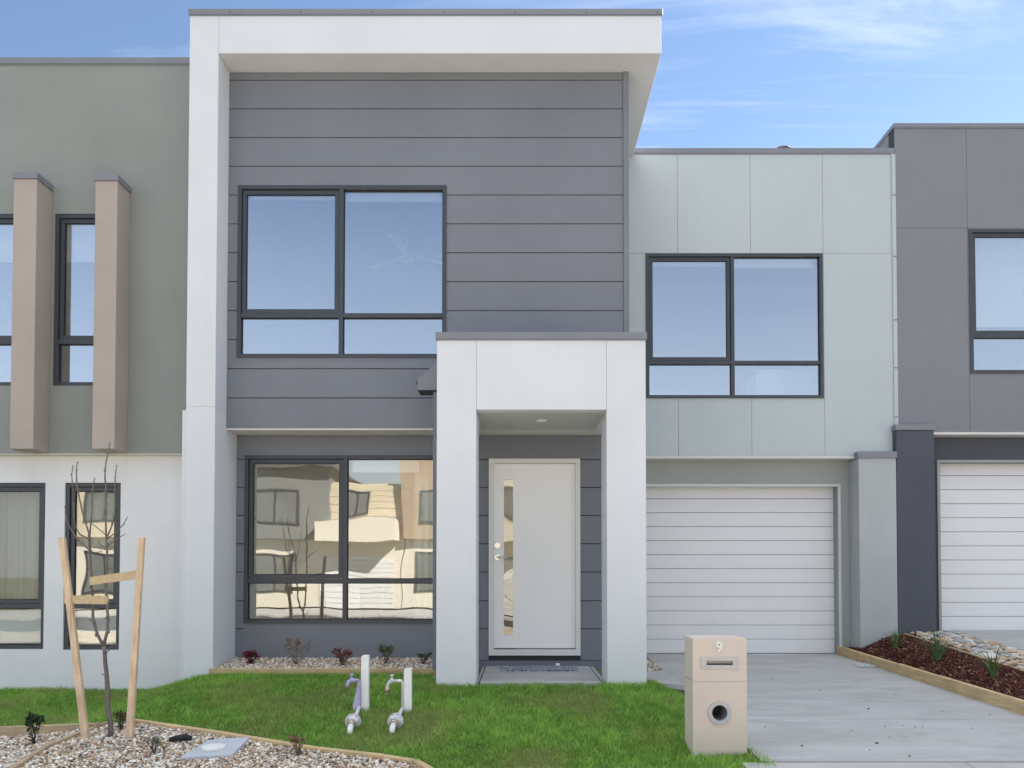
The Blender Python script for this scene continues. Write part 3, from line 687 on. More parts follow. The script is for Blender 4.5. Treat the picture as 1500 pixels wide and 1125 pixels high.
m_ = MB(); px0, px1 = QX1+0.006, ax(1370, 780, 9.70); m_.box(px0, px1, 9.70, 13, -0.1, az(630, 9.7)); m_.build('pier', M['darkpier'], R, bevel=0.005)
m_ = MB(); m_.box(px0-0.012, px1+0.012, 9.685, YG-0.001, az(630, 9.7), az(622, 9.7)); m_.build('pier_flashing', M['flash'], R, bevel=0.003)
gy0 = az(925, 10.14)
m_ = MB(); m_.slab(px1+0.001, RX1, -0.1, RZ0-0.03, 10.0, 10.12, [(ax(1376, 800, 10.0), 8.2, -0.2, az(677, 10.0))]); m_.build('garage_wall', M['darkpier'], R)
m_ = MB(); m_.ring(ax(1373, 800, 10.0), 8.25, -0.1, az(674, 10), 0.035, 9.98, 9.999); m_.build('garage_trim', M['garwall'], R)
m_ = MB(); m_.box(px1, RX1, YG+0.002, 10.0, RZ0-0.03, RZ0+0.001); m_.build('soffit', M['soffit'], R)
garage_door(R, ax(1376, 800, 10.0)+0.002, 8.2, gy0+0.01, az(676, 10.14), 10.14, 12)

# ================================================================== HOUSES ACROSS THE ROAD (seen in the window glass)
def opposite(x0, x1, zt, wallm, accm, label, gable=False, depth=8):
    Y = -16.0; z0 = -0.4
    O = thing('house_across_road', label, 'house', ((x0+x1)/2, Y-depth/2, z0), 'houses across the road')
    w_ = x1-x0; zc = 2.6
    def wl(name, m, xa, xb, ya, yb, za, zb):
        q = MB(); q.box(xa, xb, ya, yb, za, zb); return q.build(name, M[m], O)
    wl('lower_wall', 'opp_white' if wallm != 'opp_white' else 'opp_cream', x0, x1, Y-depth, Y-0.4, z0, zc)
    wl('upper_wall', wallm, x0, x0+w_*0.55, Y-depth, Y, zc+0.001, zt)
    q = MB()
    for i in range(int((zt-0.5-zc)/0.3)): q.box(x0+w_*0.55+0.001, x1, Y-0.6, Y-0.35, zc+0.01+i*0.3, zc+0.295+i*0.3)
    q.box(x0+w_*0.55+0.002, x1-0.001, Y-depth, Y-0.601, zc+0.01, zt-0.5)
    q.build('upper_cladding', M[accm], O)
    wl('balcony', 'opp_white', x0+w_*0.5, x1-0.2, Y-0.34, Y+0.9, zc-0.1, zc+0.8)
    if gable:
        q = MB(); q.prism([(x0-0.4, Y+0.4, zt), (x0+w_*0.6, Y+0.4, zt), (x0+w_*0.28, Y+0.4, zt+1.6)], (0, -depth-0.5, 0)); q.build('roof', M['tile'], O)
    else:
        wl('roof', 'flash', x0-0.2, x0+w_*0.56, Y-depth-0.2, Y+0.25, zt+0.001, zt+0.2)
    for (xa, xb, za, zb, yy) in ((x0+0.8, x0+2.6, 3.3, 4.7, Y), (x0+w_*0.62, x0+w_*0.62+1.2, 3.6, 4.7, Y-0.35), (x0+0.6, x0+2.3, 0.3, 2.0, Y-0.4)):
        q = MB(); q.ring(xa, xb, za, zb, 0.07, yy+0.06, yy+0.001); q.box((xa+xb)/2-0.03, (xa+xb)/2+0.03, yy+0.001, yy+0.055, za+0.07, zb-0.07); wo = q.build('window', M['frame'], O)
        q = MB(); q.box(xa+0.07, (xa+xb)/2-0.031, yy+0.002, yy+0.02, za+0.07, zb-0.07); q.box((xa+xb)/2+0.031, xb-0.07, yy+0.002, yy+0.02, za+0.07, zb-0.07); q.build('pane', M['opp_glass'], wo)
    q = MB()
    for i in range(10): q.box(x0+w_*0.5, x1-0.4, Y-0.399, Y-0.36, z0+0.22*i+0.01, z0+0.22*i+0.21)
    q.build('garage_door', M['gdoor'], O)
    return O
opposite(-19.5, -12.15, 6.4, 'opp_cream', 'opp_tan', 'cream house across the road beyond the grey gabled one')
opposite(-12.1, -5.05, 5.6, 'opp_grey', 'opp_cream', 'grey house with a tiled gable across the road, mirrored in the windows', True)
opposite(-5.0, 1.85, 6.5, 'opp_tan', 'opp_white', 'tan boarded house across the road, mirrored in the lower window')
opposite(1.9, 9.4, 6.2, 'opp_white', 'opp_tan', 'pale rendered house across the road facing the garage')
opposite(9.5, 17.0, 5.9, 'opp_cream', 'opp_grey', 'cream house with grey boards across the road at the far right')

# ================================================================== BEDS, LAWN
def board(label, a, b, h=0.12, t=0.045, m='pine', grp='timber garden edging boards', z=None, dzt=0.0, cat='edging board', below=0.1):
    """a treated pine edging board between two ground points (its front face runs along a-b)"""
    (xa, ya, za), (xb, yb, zb) = a, b
    d = Vector((xb-xa, yb-ya, 0)).normalized(); n = Vector((-d.y, d.x, 0))*t
    mbx = MB()
    P = lambda x, y, z: (x, y, z)
    ra = lambda: random.uniform(-0.002, 0.002)
    v = [P(xa, ya, za-below), P(xb, yb, zb-below), P(xb, yb, zb+h+ra()), P(xa, ya, za+h+ra())]
    mbx.prism(v, tuple(n))
    o = mbx.build('edging_board', M[m], None, loc=((xa+xb)/2, (ya+yb)/2, min(za, zb)), bevel=0.005)
    return tag(o, label, cat, grp)
def h3(px, py, off=0.0):
    x, y, z = hit(px, py, off); return (x, y, z)
# front gravel beds; top edges were measured, the boards stand about 6 cm proud on the left and 2 cm on the right
A0, A1 = h3(-60, 1066, 0.045), h3(146, 1058, 0.045)
A0 = (A0[0], A0[1]-0.045, A0[2]); A1 = (A1[0], A1[1]-0.045, A1[2])
board('timber edging board against the lawn at the far left of the gravel', A0, A1, 0.045, m='pine_old')
Bp = [h3(158, 1057, 0.02), h3(122, 1071, 0.02), h3(64, 1094, 0.02), h3(-8, 1140, 0.02)]
board('short timber board between the two gravel patches nearest the sapling', Bp[0], Bp[1], 0.03, 0.04, m='pine_old')
board('timber board between the two gravel patches, second from the sapling', Bp[1], Bp[2], 0.035, 0.04, m='pine_old')
board('timber board between the two gravel patches running to the photo corner', Bp[2], Bp[3], 0.035, 0.04, m='pine_old')
Cp = [h3(190, 1057, 0.012), h3(330, 1078, 0.012), h3(463, 1100, 0.012), h3(560, 1111, 0.012), h3(604, 1118, 0.012), h3(626, 1131, 0.012)]
lc = ['timber board edging the lawn right of the sapling', 'timber board edging the lawn behind the grey pit lid', 'timber board edging the lawn in front of the purple tap',
      'timber edging board in front of the white tap stand', 'end piece of the lawn edging at the bottom of the photo']
for i in range(5): board(lc[i], Cp[i+1], Cp[i], 0.032, -0.05, m='pine')
# planter bed in front of the lower window
PB0, PB1 = -3.135, -0.84
o = board('long timber board edging the pebble bed under the ground-floor window', (PB0, 7.79, -0.04), (PB1, 7.79, -0.04), 0.095, 0.04)
# boards of the mulch bed by the driveway
S = [h3(1231, 960), h3(1320, 988.5), h3(1377, 1007), h3(1500, 1047), h3(1640, 1092)]
S[0] = (S[0][0]+0.0, S[0][1], S[0][2])
sl_ = ['treated pine sleeper against the garage pier at the driveway edge', 'short treated pine sleeper in the middle of the driveway edge', 'long treated pine sleeper nearest the street along the driveway']
for i, (p_, q_) in enumerate(((S[0], S[1]), (S[1], S[2]), (S[2], S[4]))):
    d_ = Vector((q_[0]-p_[0], q_[1]-p_[1], 0)).normalized()*0.002
    board(sl_[i], (q_[0]+d_.x*-1, q_[1]-d_.y, dz_(0, q_[1])), (p_[0], p_[1], dz_(0, p_[1])), 0.125 + 0.004*i, 0.05)
T = [(4.86, 9.66), (4.98, 8.3), (5.08, 7.2), (5.2, 5.4)]
tz = lambda y: float(np.interp(y, [5.2, 9.6], [-0.25, 0.245]))
T3 = [(x, y, tz(y)) for x, y in T]
tl = ['thin timber board between mulch and river stones next to the dark pier', 'thin timber board between mulch and river stones, middle length', 'thin timber board between mulch and river stones nearest the street']
for i in range(3): board(tl[i], T3[i+1], T3[i], 0.03, 0.035, m='pine_old')

def inpoly(x, y, poly):
    r = np.zeros(x.shape, bool); n = len(poly)
    for i in range(n):
        x1, y1 = poly[i][:2]; x2, y2 = poly[(i+1) % n][:2]
        c = ((y1 > y) != (y2 > y)) & (x < (x2-x1)*(y-y1)/((y2-y1) if y2 != y1 else 1e-9) + x1)
        r ^= c
    return r
def sample(poly, dens):
    xs = [p[0] for p in poly]; ys = [p[1] for p in poly]
    n = int((max(xs)-min(xs))*(max(ys)-min(ys))*dens)
    x = rng.uniform(min(xs), max(xs), n); y = rng.uniform(min(ys), max(ys), n)
    k = inpoly(x, y, poly); return x[k], y[k]
def fast_mesh(name, verts, faces, tint, m, nper, loc=(0, 0, 0), smooth=True):
    """verts (n,3); faces (k,nper); tint (n,3)"""
    me = bpy.data.meshes.new(name); nv, nf = len(verts), len(faces)
    me.vertices.add(nv); me.vertices.foreach_set('co', (verts-np.array(loc)).astype(np.float32).ravel())
    me.loops.add(nf*nper); me.loops.foreach_set('vertex_index', faces.astype(np.int32).ravel())
    me.polygons.add(nf); me.polygons.foreach_set('loop_start', np.arange(0, nf*nper, nper, dtype=np.int32))
    me.polygons.foreach_set('use_smooth', np.full(nf, smooth))
    me.update(calc_edges=True)
    ca = me.color_attributes.new('tint', 'FLOAT_COLOR', 'POINT')
    ca.data.foreach_set('color', np.concatenate([tint, np.ones((nv, 1))], 1).astype(np.float32).ravel())
    me.materials.append(m)
    o = bpy.data.objects.new(name, me); C.objects.link(o); o.location = loc; return o

# --- lawn
bedL = [(-12, 4.0), (-12, A0[1]+0.04), (A0[0], A0[1]+0.04), (A1[0], A1[1]+0.04), (Bp[0][0], Bp[0][1]+0.02)] + [(c[0], c[1]+0.045) for c in Cp] + [(Cp[-1][0]+0.02, 4.0)]
lawn_poly = [(-7.5, 4.9), (1.70, 4.9), (1.70, 5.19), (1.67, 5.6), (1.635, 7.42), (1.19, 7.42), (1.19, 7.145), (-0.77, 7.145), (-0.77, 7.78), (-3.12, 7.785), (-3.12, 7.845), (-3.53, 7.84), (-3.53, 8.0), (-3.545, 8.41), (-7.5, 8.41)]
def lawn_pts(dens):
    x, y = sample(lawn_poly, dens)
    k = ~inpoly(x, y, bedL)
    k &= ~((x > 1.215) & (x < 1.605) & (y > 5.395) & (y < 5.68))
    k &= ~((x > OX0) & (x < OX1) & (y > YP+0.0))
    return x[k], y[k]
def vnoise(x, y, s, seed):
    r = np.random.default_rng(seed); n = 128; g = r.random((n, n))
    u, v = (x*s) % n, (y*s) % n; i, j = u.astype(int), v.astype(int); fu, fv = u-i, v-j
    fu = fu*fu*(3-2*fu); fv = fv*fv*(3-2*fv); i2, j2 = (i+1) % n, (j+1) % n
    return (g[i, j]*(1-fu)+g[i2, j]*fu)*(1-fv) + (g[i, j2]*(1-fu)+g[i2, j2]*fu)*fv
x, y = lawn_pts(14500); n = len(x)
z = gz(x, y)-0.012
pn = vnoise(x+50, y+50, 2.2, 1)*0.6 + vnoise(x+50, y+50, 6.5, 2)*0.4
fn_ = vnoise(x+50, y+50, 18, 3)
hgt = (0.016 + 0.034*rng.random(n)**1.5)*(0.75+0.6*pn)*(0.8+0.4*fn_)
edge = (y > 8.2) | ((y > 7.6) & (x > -3.4)) | ((x > -0.8) & (y > 7.02))
hgt *= np.where(edge, 1.35, 1.0)
tall = rng.random(n) < 0.006; hgt[tall] *= 1.7
a = rng.uniform(0, 2*np.pi, n); wd = rng.uniform(0.0015, 0.0038, n)
lean = rng.uniform(0.15, 1.0, n)*hgt; la = rng.uniform(0, 2*np.pi, n)
ca_, sa_ = np.cos(a)*wd, np.sin(a)*wd
B = np.stack([x, y, z], 1); side = np.stack([ca_, sa_, np.zeros(n)], 1)
ln = np.stack([np.cos(la)*lean, np.sin(la)*lean, np.zeros(n)], 1)
up = np.stack([np.zeros(n), np.zeros(n), hgt], 1)
V = np.stack([B-side, B+side, B+side*0.75+up*0.6+ln*0.35, B-side*0.75+up*0.6+ln*0.35, B+up+ln], 1)
q = np.arange(n)*5
f3 = np.concatenate([np.stack([q, q+1, q+2], 1), np.stack([q, q+2, q+3], 1), np.stack([q+3, q+2, q+4], 1)])
dry = np.clip(vnoise(x+9, y+9, 2.3, 5)*1.5-0.62, 0, 1)*0.75 + np.clip(0.35-np.hypot(x+1.0, y-6.35), 0, 1)*0.6 + (rng.random(n) < 0.09)*0.7
dry = np.clip(dry, 0, 1)[:, None]
g1 = np.array([0.085, 0.25, 0.025]); g2 = np.array([0.46, 0.74, 0.15]); dr = np.array([0.42, 0.40, 0.17])
mixv = np.clip((rng.random(n)**1.2)[:, None]*0.85 + (pn[:, None]-0.5)*0.45, 0, 1) + fn_[:, None]*0.3
col = (g1*(1-mixv)+g2*mixv)*(1-dry) + dr*dry
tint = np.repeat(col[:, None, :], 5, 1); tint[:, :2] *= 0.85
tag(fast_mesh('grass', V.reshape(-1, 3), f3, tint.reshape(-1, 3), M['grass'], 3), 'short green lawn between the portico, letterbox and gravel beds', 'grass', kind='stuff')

# --- pebbles
def ico(sub, seed, sc=(1, 1, 1), jit=0.16):
    import bmesh
    bm = bmesh.new(); bmesh.ops.create_icosphere(bm, subdivisions=sub, radius=1.0)
    r = random.Random(seed); k = [Vector((r.uniform(-1, 1), r.uniform(-1, 1), r.uniform(-1, 1))).normalized() for _ in range(7)]; am = [r.uniform(-jit, jit*0.6) for _ in k]
    vs = []
    for v in bm.verts:
        d = v.co.normalized(); s_ = 1 + sum(a_*max(0, d.dot(q_))**2*1.6 for q_, a_ in zip(k, am))
        vs.append((d.x*s_*sc[0], d.y*s_*sc[1], d.z*s_*sc[2]))
    bm.verts.ensure_lookup_table()
    fs = [[v.index for v in f.verts] for f in bm.faces]; bm.free()
    return np.array(vs), np.array(fs)
PAL = np.array([(0.66, 0.58, 0.48), (0.76, 0.70, 0.62), (0.52, 0.38, 0.26), (0.38, 0.23, 0.14), (0.26, 0.22, 0.19), (0.64, 0.47, 0.33), (0.84, 0.80, 0.73), (0.46, 0.40, 0.34), (0.78, 0.70, 0.58)])
def pebbles(name, polys, dens, size, zf, seed, pal=PAL, sub=1, layers=((0.0, 1.0),), reject=None):
    VV, FF, TT = [], [], []; base = 0
    shapes = [ico(sub, seed+i, (1, rr, hh), 0.3) for i, (rr, hh) in enumerate(((0.8, 0.55), (0.65, 0.5), (0.9, 0.6), (0.75, 0.65), (0.55, 0.45), (0.85, 0.5)))]
    for poly in polys:
        for (dzl, dm) in layers:
            x, y = sample(poly, dens*dm)
            if reject is not None:
                k = ~reject(x, y); x, y = x[k], y[k]
            n = len(x)
            if n == 0: continue
            s = size[0] + (size[1]-size[0])*rng.random(n)**1.8
            z = zf(x, y) + s*0.25 + dzl + 0.006*vnoise(x+20, y+20, 9, seed)
            ang = rng.uniform(0, 2*np.pi, n); t1 = rng.normal(0, 0.35, n); t2 = rng.normal(0, 0.35, n)
            ci = rng.integers(0, len(pal), n); colr = pal[ci]*(0.8+0.35*rng.random((n, 1)))
            sh = rng.integers(0, len(shapes), n)
            for k, (bv, bf) in enumerate(shapes):
                idx = np.where(sh == k)[0]
                if len(idx) == 0: continue
                ca, sa, c1, s1, c2, s2 = np.cos(ang[idx]), np.sin(ang[idx]), np.cos(t1[idx]), np.sin(t1[idx]), np.cos(t2[idx]), np.sin(t2[idx])
                v = bv[None]*s[idx][:, None, None]
                X, Y, Z = v[..., 0], v[..., 1], v[..., 2]
                Y, Z = Y*c1[:, None]-Z*s1[:, None], Y*s1[:, None]+Z*c1[:, None]
                X, Z = X*c2[:, None]-Z*s2[:, None], X*s2[:, None]+Z*c2[:, None]
                X, Y = X*ca[:, None]-Y*sa[:, None], X*sa[:, None]+Y*ca[:, None]
                P = np.stack([X+x[idx][:, None], Y+y[idx][:, None], Z+z[idx][:, None]], -1)
                nb = len(bv); m_n = len(idx)
                VV.append(P.reshape(-1, 3)); FF.append((bf[None]+(base+np.arange(m_n)*nb)[:, None, None]).reshape(-1, 3)); base += m_n*nb
                TT.append(np.repeat(colr[idx], nb, 0))
    return fast_mesh(name, np.concatenate(VV), np.concatenate(FF), np.concatenate(TT), M['stone'], 3)
bed_in = [(-7.0, 4.7), (-7.0, A0[1]-0.0), (A0[0], A0[1]), (A1[0], A1[1]), (Bp[0][0]+0.0, Bp[0][1])] + [(c[0], c[1]) for c in Cp] + [(Cp[-1][0], 4.7)]
def near_B(x, y):
    r = np.zeros(x.shape, bool)
    for i in range(3):
        p0, p1 = np.array(Bp[i][:2]), np.array(Bp[i+1][:2]); d = p1-p0; t = np.clip(((x-p0[0])*d[0]+(y-p0[1])*d[1])/(d@d), 0, 1)
        # the board's body lies on the left-hand side of its line
        r |= np.hypot(x-(p0[0]+t*d[0]), y-(p0[1]+t*d[1])) < 0.035
    return r
LID = [h3(263, 1116), h3(340, 1112), h3(366, 1086), h3(305, 1090)]
mb = MB(); mb.poly([(p[0], p[1], gzf(p[0], p[1])-0.002) for p in bed_in]); 
o = pebbles('gravel', [bed_in], 3600, (0.008, 0.020), lambda x, y: gz(x, y), 31, reject=near_B, layers=((-0.006, 1.0), (0.002, 0.9)))
tag(o, 'brown and white pebble gravel in the front beds around the sapling', 'gravel', kind='stuff')
# gravel under the window
mb = sheet('s', None, (PB0, PB1), (7.832, 8.455), 0.0, 0.1, fn=lambda x, y: 0.02 + (y-7.83)*0.10)
tag(mb.build('planter_soil', M['gravelbase']), kind='structure')
o = pebbles('gravel', [[(PB0+0.01, 7.835), (PB1-0.0, 7.835), (PB1+0.05, 8.44), (PB0+0.01, 8.44)]], 2600, (0.010, 0.022), lambda x, y: 0.022 + (y-7.83)*0.10, 57, layers=((0, 1.0), (0.006, 0.8)))
tag(o, 'pebbles in the narrow planter bed under the ground-floor window', 'gravel', kind='stuff')
# side path and gravel strip between portico and garage
mb = MB(); mb.prism([(1.19, 7.46, -0.03), (1.60, 7.46, -0.06), (1.60, 8.55, -0.05), (1.22, 8.05, -0.03)][::-1], (0, 0, -0.05)); 
tag(mb.build('side_path', M['path']), kind='structure')
mb = MB(); mb.prism([(1.19, 8.06, -0.06), (1.60, 8.6, -0.065), (1.62, 9.95, -0.05), (1.19, 9.95, -0.05)][::-1], (0, 0, -0.02)); tag(mb.build('gravel_strip_base', M['gravelbase']), kind='structure')
o = pebbles('gravel', [[(1.20, 8.08), (1.60, 8.62), (1.60, 9.9), (1.20, 9.9)]], 1800, (0.011, 0.024), lambda x, y: -0.055+0*x, 77)
tag(o, 'pebbles between the portico and the garage door', 'gravel', kind='stuff')

# --- mulch
mul = [(S[0][0]+0.06, S[0][1]-0.03), (S[3][0]+0.05, S[3][1]), (S[4][0]+0.05, S[4][1]), (5.16, 5.4), (5.05, 7.2), (4.95, 8.3), (4.84, 9.66), (QX0+0.02, 9.66), (QX0+0.02, 9.69), (S[0][0]+0.06, 9.95)]
def mz(x, y):
    xl = np.interp(y, [S[4][1], S[3][1], S[0][1]], [S[4][0], S[3][0], S[0][0]]) + 0.05
    xr = np.interp(y, [5.4, 7.2, 8.3, 9.66], [5.18, 5.06, 4.96, 4.84])
    zl = np.interp(y, [4.9, 5.19, 10.15], [-0.33, -0.27, -0.04]) + 0.105; zr = np.interp(y, [5.2, 9.6], [-0.25, 0.245]) + 0.005
    k = np.clip((x-xl)/(xr-xl), 0, 1)
    return zl*(1-k)+zr*k + 0.035*np.sin(k*np.pi) + 0.012*vnoise(x+3, y+3, 7, 9)
ys = np.linspace(5.2, 9.95, 60); mb = MB()
for j in range(len(ys)):
    xl = float(np.interp(ys[j], [S[4][1], S[3][1], S[0][1]], [S[4][0], S[3][0], S[0][0]])+0.05); xr = float(np.interp(ys[j], [5.4, 7.2, 8.3, 9.66], [5.18, 5.06, 4.96, 4.84]))
    for i in range(9):
        xx = xl+(xr-xl)*i/8; mb.v.append((xx, float(ys[j]), float(mz(np.array([xx]), np.array([ys[j]]))[0])-0.012))
for j in range(len(ys)-1):
    for i in range(8): mb.f.append((j*9+i, j*9+i+1, (j+1)*9+i+1, (j+1)*9+i)); mb.sm.append(True)
tag(mb.build('mulch_soil', M['mulchbase']), kind='structure')
x, y = sample(mul, 5200); n = len(x)
L_ = rng.uniform(0.010, 0.034, n); Wd = rng.uniform(0.003, 0.008, n); th = rng.uniform(0.001, 0.003, n)
ang = rng.uniform(0, 2*np.pi, n); pit = rng.normal(0, 0.35, n)
z = mz(x, y) + rng.uniform(-0.004, 0.008, n)
dv = np.stack([np.cos(ang)*np.cos(pit), np.sin(ang)*np.cos(pit), np.sin(pit)], 1); rl = rng.normal(0, 0.5, n)
sv = np.stack([-np.sin(ang)*np.cos(rl), np.cos(ang)*np.cos(rl), np.sin(rl)], 1); nv_ = np.cross(dv, sv)
c0 = np.stack([x, y, z], 1); V = []
for a_, b_, c_ in ((-1,-1,-1),(1,-1,-1),(1,1,-1),(-1,1,-1),(-1,-1,1),(1,-1,1),(1,1,1),(-1,1,1)):
    V.append(c0 + dv*(L_*a_)[:, None] + sv*(Wd*b_*(0.6 if a_ > 0 else 1))[:, None] + nv_*(th*c_)[:, None])
V = np.stack(V, 1); q = np.arange(n)*8
Fq = np.concatenate([np.stack([q+i for i in f_], 1) for f_ in ((3,2,1,0),(4,5,6,7),(0,1,5,4),(1,2,6,5),(2,3,7,6),(3,0,4,7))])
pal = np.array([(0.13, 0.045, 0.035), (0.07, 0.028, 0.025), (0.19, 0.075, 0.05), (0.04, 0.02, 0.02), (0.38, 0.24, 0.14), (0.10, 0.035, 0.035)])
ci = rng.choice(len(pal), n, p=[0.25, 0.22, 0.17, 0.2, 0.08, 0.08]); tint = np.repeat((pal[ci]*(0.7+0.6*rng.random((n, 1))))[:, None], 8, 1)
tag(fast_mesh('mulch', V.reshape(-1, 3), Fq, tint.reshape(-1, 3), M['chip'], 4, smooth=False), 'dark red-brown bark mulch in the bed beside the driveway', 'mulch', kind='stuff')

# --- river stones, each its own object
RP = [(0.50, 0.47, 0.42), (0.42, 0.42, 0.43), (0.55, 0.45, 0.33), (0.46, 0.33, 0.22), (0.62, 0.60, 0.56), (0.36, 0.35, 0.33), (0.52, 0.38, 0.27)]
stone_meshes = []
for i in range(14):
    rr = random.Random(i+200); bv, bf = ico(3, i+300, (1, rr.uniform(0.55, 0.8), rr.uniform(0.32, 0.5)), 0.35)
    me = bpy.data.meshes.new('river_stone'); me.from_pydata([tuple(v) for v in bv], [], [tuple(f) for f in bf]); me.polygons.foreach_set('use_smooth', [True]*len(bf))
    ca = me.color_attributes.new('tint', 'FLOAT_COLOR', 'POINT'); c_ = RP[i % 7]; ca.data.foreach_set('color', list((*c_, 1))*len(bv)); me.materials.append(M['stone']); stone_meshes.append(me)
placed = []; tries = 0
sp_poly = [(5.02, 8.3), (4.90, 9.66), (5.48, 9.66), (5.50, 9.3), (5.56, 8.9), (5.60, 7.6), (5.62, 7.0), (5.13, 7.0)]
sizes = [0.075]*30 + [0.058]*70 + [0.045]*110
for s_ in sizes:
    for t_ in range(60):
        x_, y_ = random.uniform(4.88, 5.64), random.uniform(7.0, 9.68)
        if not inpoly(np.array([x_]), np.array([y_]), sp_poly)[0]: continue
        if x_/y_*1125+760 > 1530: continue
        if all((x_-a_)**2+(y_-b_)**2 > (0.66*(s_+c_))**2 for a_, b_, c_ in placed):
            placed.append((x_, y_, s_)); break
for i, (x_, y_, s_) in enumerate(placed):
    o = bpy.data.objects.new('river_stone', stone_meshes[i % 14]); C.objects.link(o)
    o.location = (x_, y_, tz(y_)+0.012+s_*0.22); k_ = random.uniform(0.9, 1.15)*s_; o.scale = (k_, k_, k_*1.1); o.rotation_euler = (random.uniform(-.3, .3), random.uniform(-.3, .3), random.uniform(0, 6.28))
    tag(o, 'rounded river stone in the strip between the mulch bed and the next driveway', 'stone', 'river stones beside the mulch bed')
mb = MB(); mb.prism([(4.86, 9.9, tz(9.6)+0.004), (4.9, 9.64, tz(9.6)+0.006), (5.02, 8.3, tz(8.3)+0.006), (5.13, 7.0, tz(7)+0.006), (5.26, 5.3, tz(5.3)+0.006), (5.6, 5.3, tz(5.3)+0.006), (5.6, 7, tz(7)+0.006), (5.5, 9.9, tz(9.6)+0.006)], (0, 0, -0.03))
tag(mb.build('stone_strip_base', M['gravelbase']), kind='structure')

# ================================================================== LETTERBOX
lx0, lx1, ly, lyb = ax(1015, 1000, 5.4), ax(1094, 1000, 5.4), 5.4, 5.67
lz0, lzs, lz1 = -0.36, az(998.5, 5.4), az(935, 5.4)
LB = thing('letterbox', 'beige rendered letterbox pillar with number 9 beside the driveway', 'letterbox', ((lx0+lx1)/2, 5.53, -0.28))
sx_, sz_ = (ax(1026.5, 970, ly), ax(1081.5, 970, ly)), (az(979.5, ly), az(962.5, ly))
ccx, ccz = at(1054, 1044, ly)
b = MB(); b.slab(lx0, lx1, lzs+0.002, lz1, ly, ly+0.03, [(sx_[0]+0.02, sx_[1]-0.02, sz_[0]+0.015, sz_[1]-0.015)])
b.box(lx0, lx1, ly+0.0305, lyb, lzs+0.002, lz1); b.build('upper_block', M['letter'], LB, bevel=0.005)
b = MB()
# front face of the lower block with a round hole
n = 40; rr = 0.060
cn = []
for k in range(n):
    t = 2*math.pi*k/n; c_, s_ = math.cos(t), math.sin(t)
    tx = ((lx1-ccx) if c_ > 0 else (ccx-lx0))/max(1e-6, abs(c_)); tzz = ((lzs-0.002-ccz) if s_ > 0 else (ccz-lz0))/max(1e-6, abs(s_)); q = min(tx, tzz)
    cn.append(((ccx+rr*c_, ly, ccz+rr*s_), (ccx+q*c_, ly, ccz+q*s_)))
for k in range(n):
    (i0, o0), (i1, o1) = cn[k], cn[(k+1) % n]
    b.quad(i0, o0, o1, i1)
    if abs(o0[0]-o1[0]) > 1e-6 and abs(o0[2]-o1[2]) > 1e-6:
        cxn = lx1 if o0[0] > ccx and o1[0] > ccx-1 and (o0[0]+o1[0])/2 > ccx else lx0; czn = lzs-0.002 if (o0[2]+o1[2])/2 > ccz else lz0
        b.poly([o0, (cxn, ly, czn), o1])
    b.quad((i1[0], ly+0.2, i1[2]), (i0[0], ly+0.2, i0[2]), i0, i1, True)
Z1 = lzs-0.002
b.quad((lx0, lyb, lz0), (lx0, ly, lz0), (lx0, ly, Z1), (lx0, lyb, Z1)); b.quad((lx1, ly, lz0), (lx1, lyb, lz0), (lx1, lyb, Z1), (lx1, ly, Z1))
b.quad((lx0, ly, Z1), (lx1, ly, Z1), (lx1, lyb, Z1), (lx0, lyb, Z1)); b.quad((lx1, lyb, lz0), (lx0, lyb, lz0), (lx0, lyb, Z1), (lx1, lyb, Z1))
b.build('lower_block', M['letter'], LB)
b = MB(); b.box(lx0+0.002, lx1-0.002, ly+0.002, lyb-0.002, lzs-0.0019, lzs+0.0019); b.build('block_joint', M['garwall'], LB)
b = MB(); b.ring(sx_[0], sx_[1], sz_[0], sz_[1], 0.036, ly-0.006, ly+0.001, 0.022, 0.022); b.ring(sx_[0]+0.034, sx_[1]-0.034, sz_[0]+0.02, sz_[1]-0.02, 0.006, ly-0.0055, ly+0.028); sl1 = b.build('mail_slot', M['steel'], LB)
b = MB(); b.box(sx_[0]+0.04, sx_[1]-0.04, ly+0.006, ly+0.010, sz_[0]+0.036, sz_[1]-0.026); b.build('slot_flap', M['slotflap'], sl1)
b = MB(); b.box(sx_[0]+0.021, sx_[1]-0.021, ly+0.0282, ly+0.0302, sz_[0]+0.016, sz_[1]-0.016); b.build('slot_cavity', M['dark'], sl1)
b = MB(); disc_y(b, (ccx, ccz), 0.054, 0.082, ly-0.008, ly-0.0005, 48); 
for k in range(48):
    t0_, t1_ = 2*math.pi*k/48, 2*math.pi*(k+1)/48
    for (ra_, ya_, rb_, yb_) in ((0.054, ly-0.008, 0.0535, ly+0.18),):
        b.quad((ccx+ra_*math.cos(t0_), ya_, ccz+ra_*math.sin(t0_)), (ccx+ra_*math.cos(t1_), ya_, ccz+ra_*math.sin(t1_)), (ccx+rb_*math.cos(t1_), yb_, ccz+rb_*math.sin(t1_)), (ccx+rb_*math.cos(t0_), yb_, ccz+rb_*math.sin(t0_)), True)
rg = b.build('newspaper_ring', M['steel'], LB)
b = MB(); disc_y(b, (ccx, ccz), 0, 0.0535, ly+0.17, ly+0.179, 32); b.build('tube_end', M['dark'], rg)
def text_mesh(body, size, depth):
    cu = bpy.data.curves.new('t', 'FONT'); cu.body = body; cu.size = size; cu.extrude = depth; cu.offset = size*0.022; cu.align_x = 'CENTER'; cu.resolution_u = 6
    to = bpy.data.objects.new('t', cu); C.objects.link(to); bpy.context.view_layer.update()
    me = bpy.data.meshes.new_from_object(to.evaluated_get(bpy.context.evaluated_depsgraph_get())); bpy.data.objects.remove(to); return me
me = text_mesh('9', 0.100, 0.005); me.materials.append(M['pvc'])
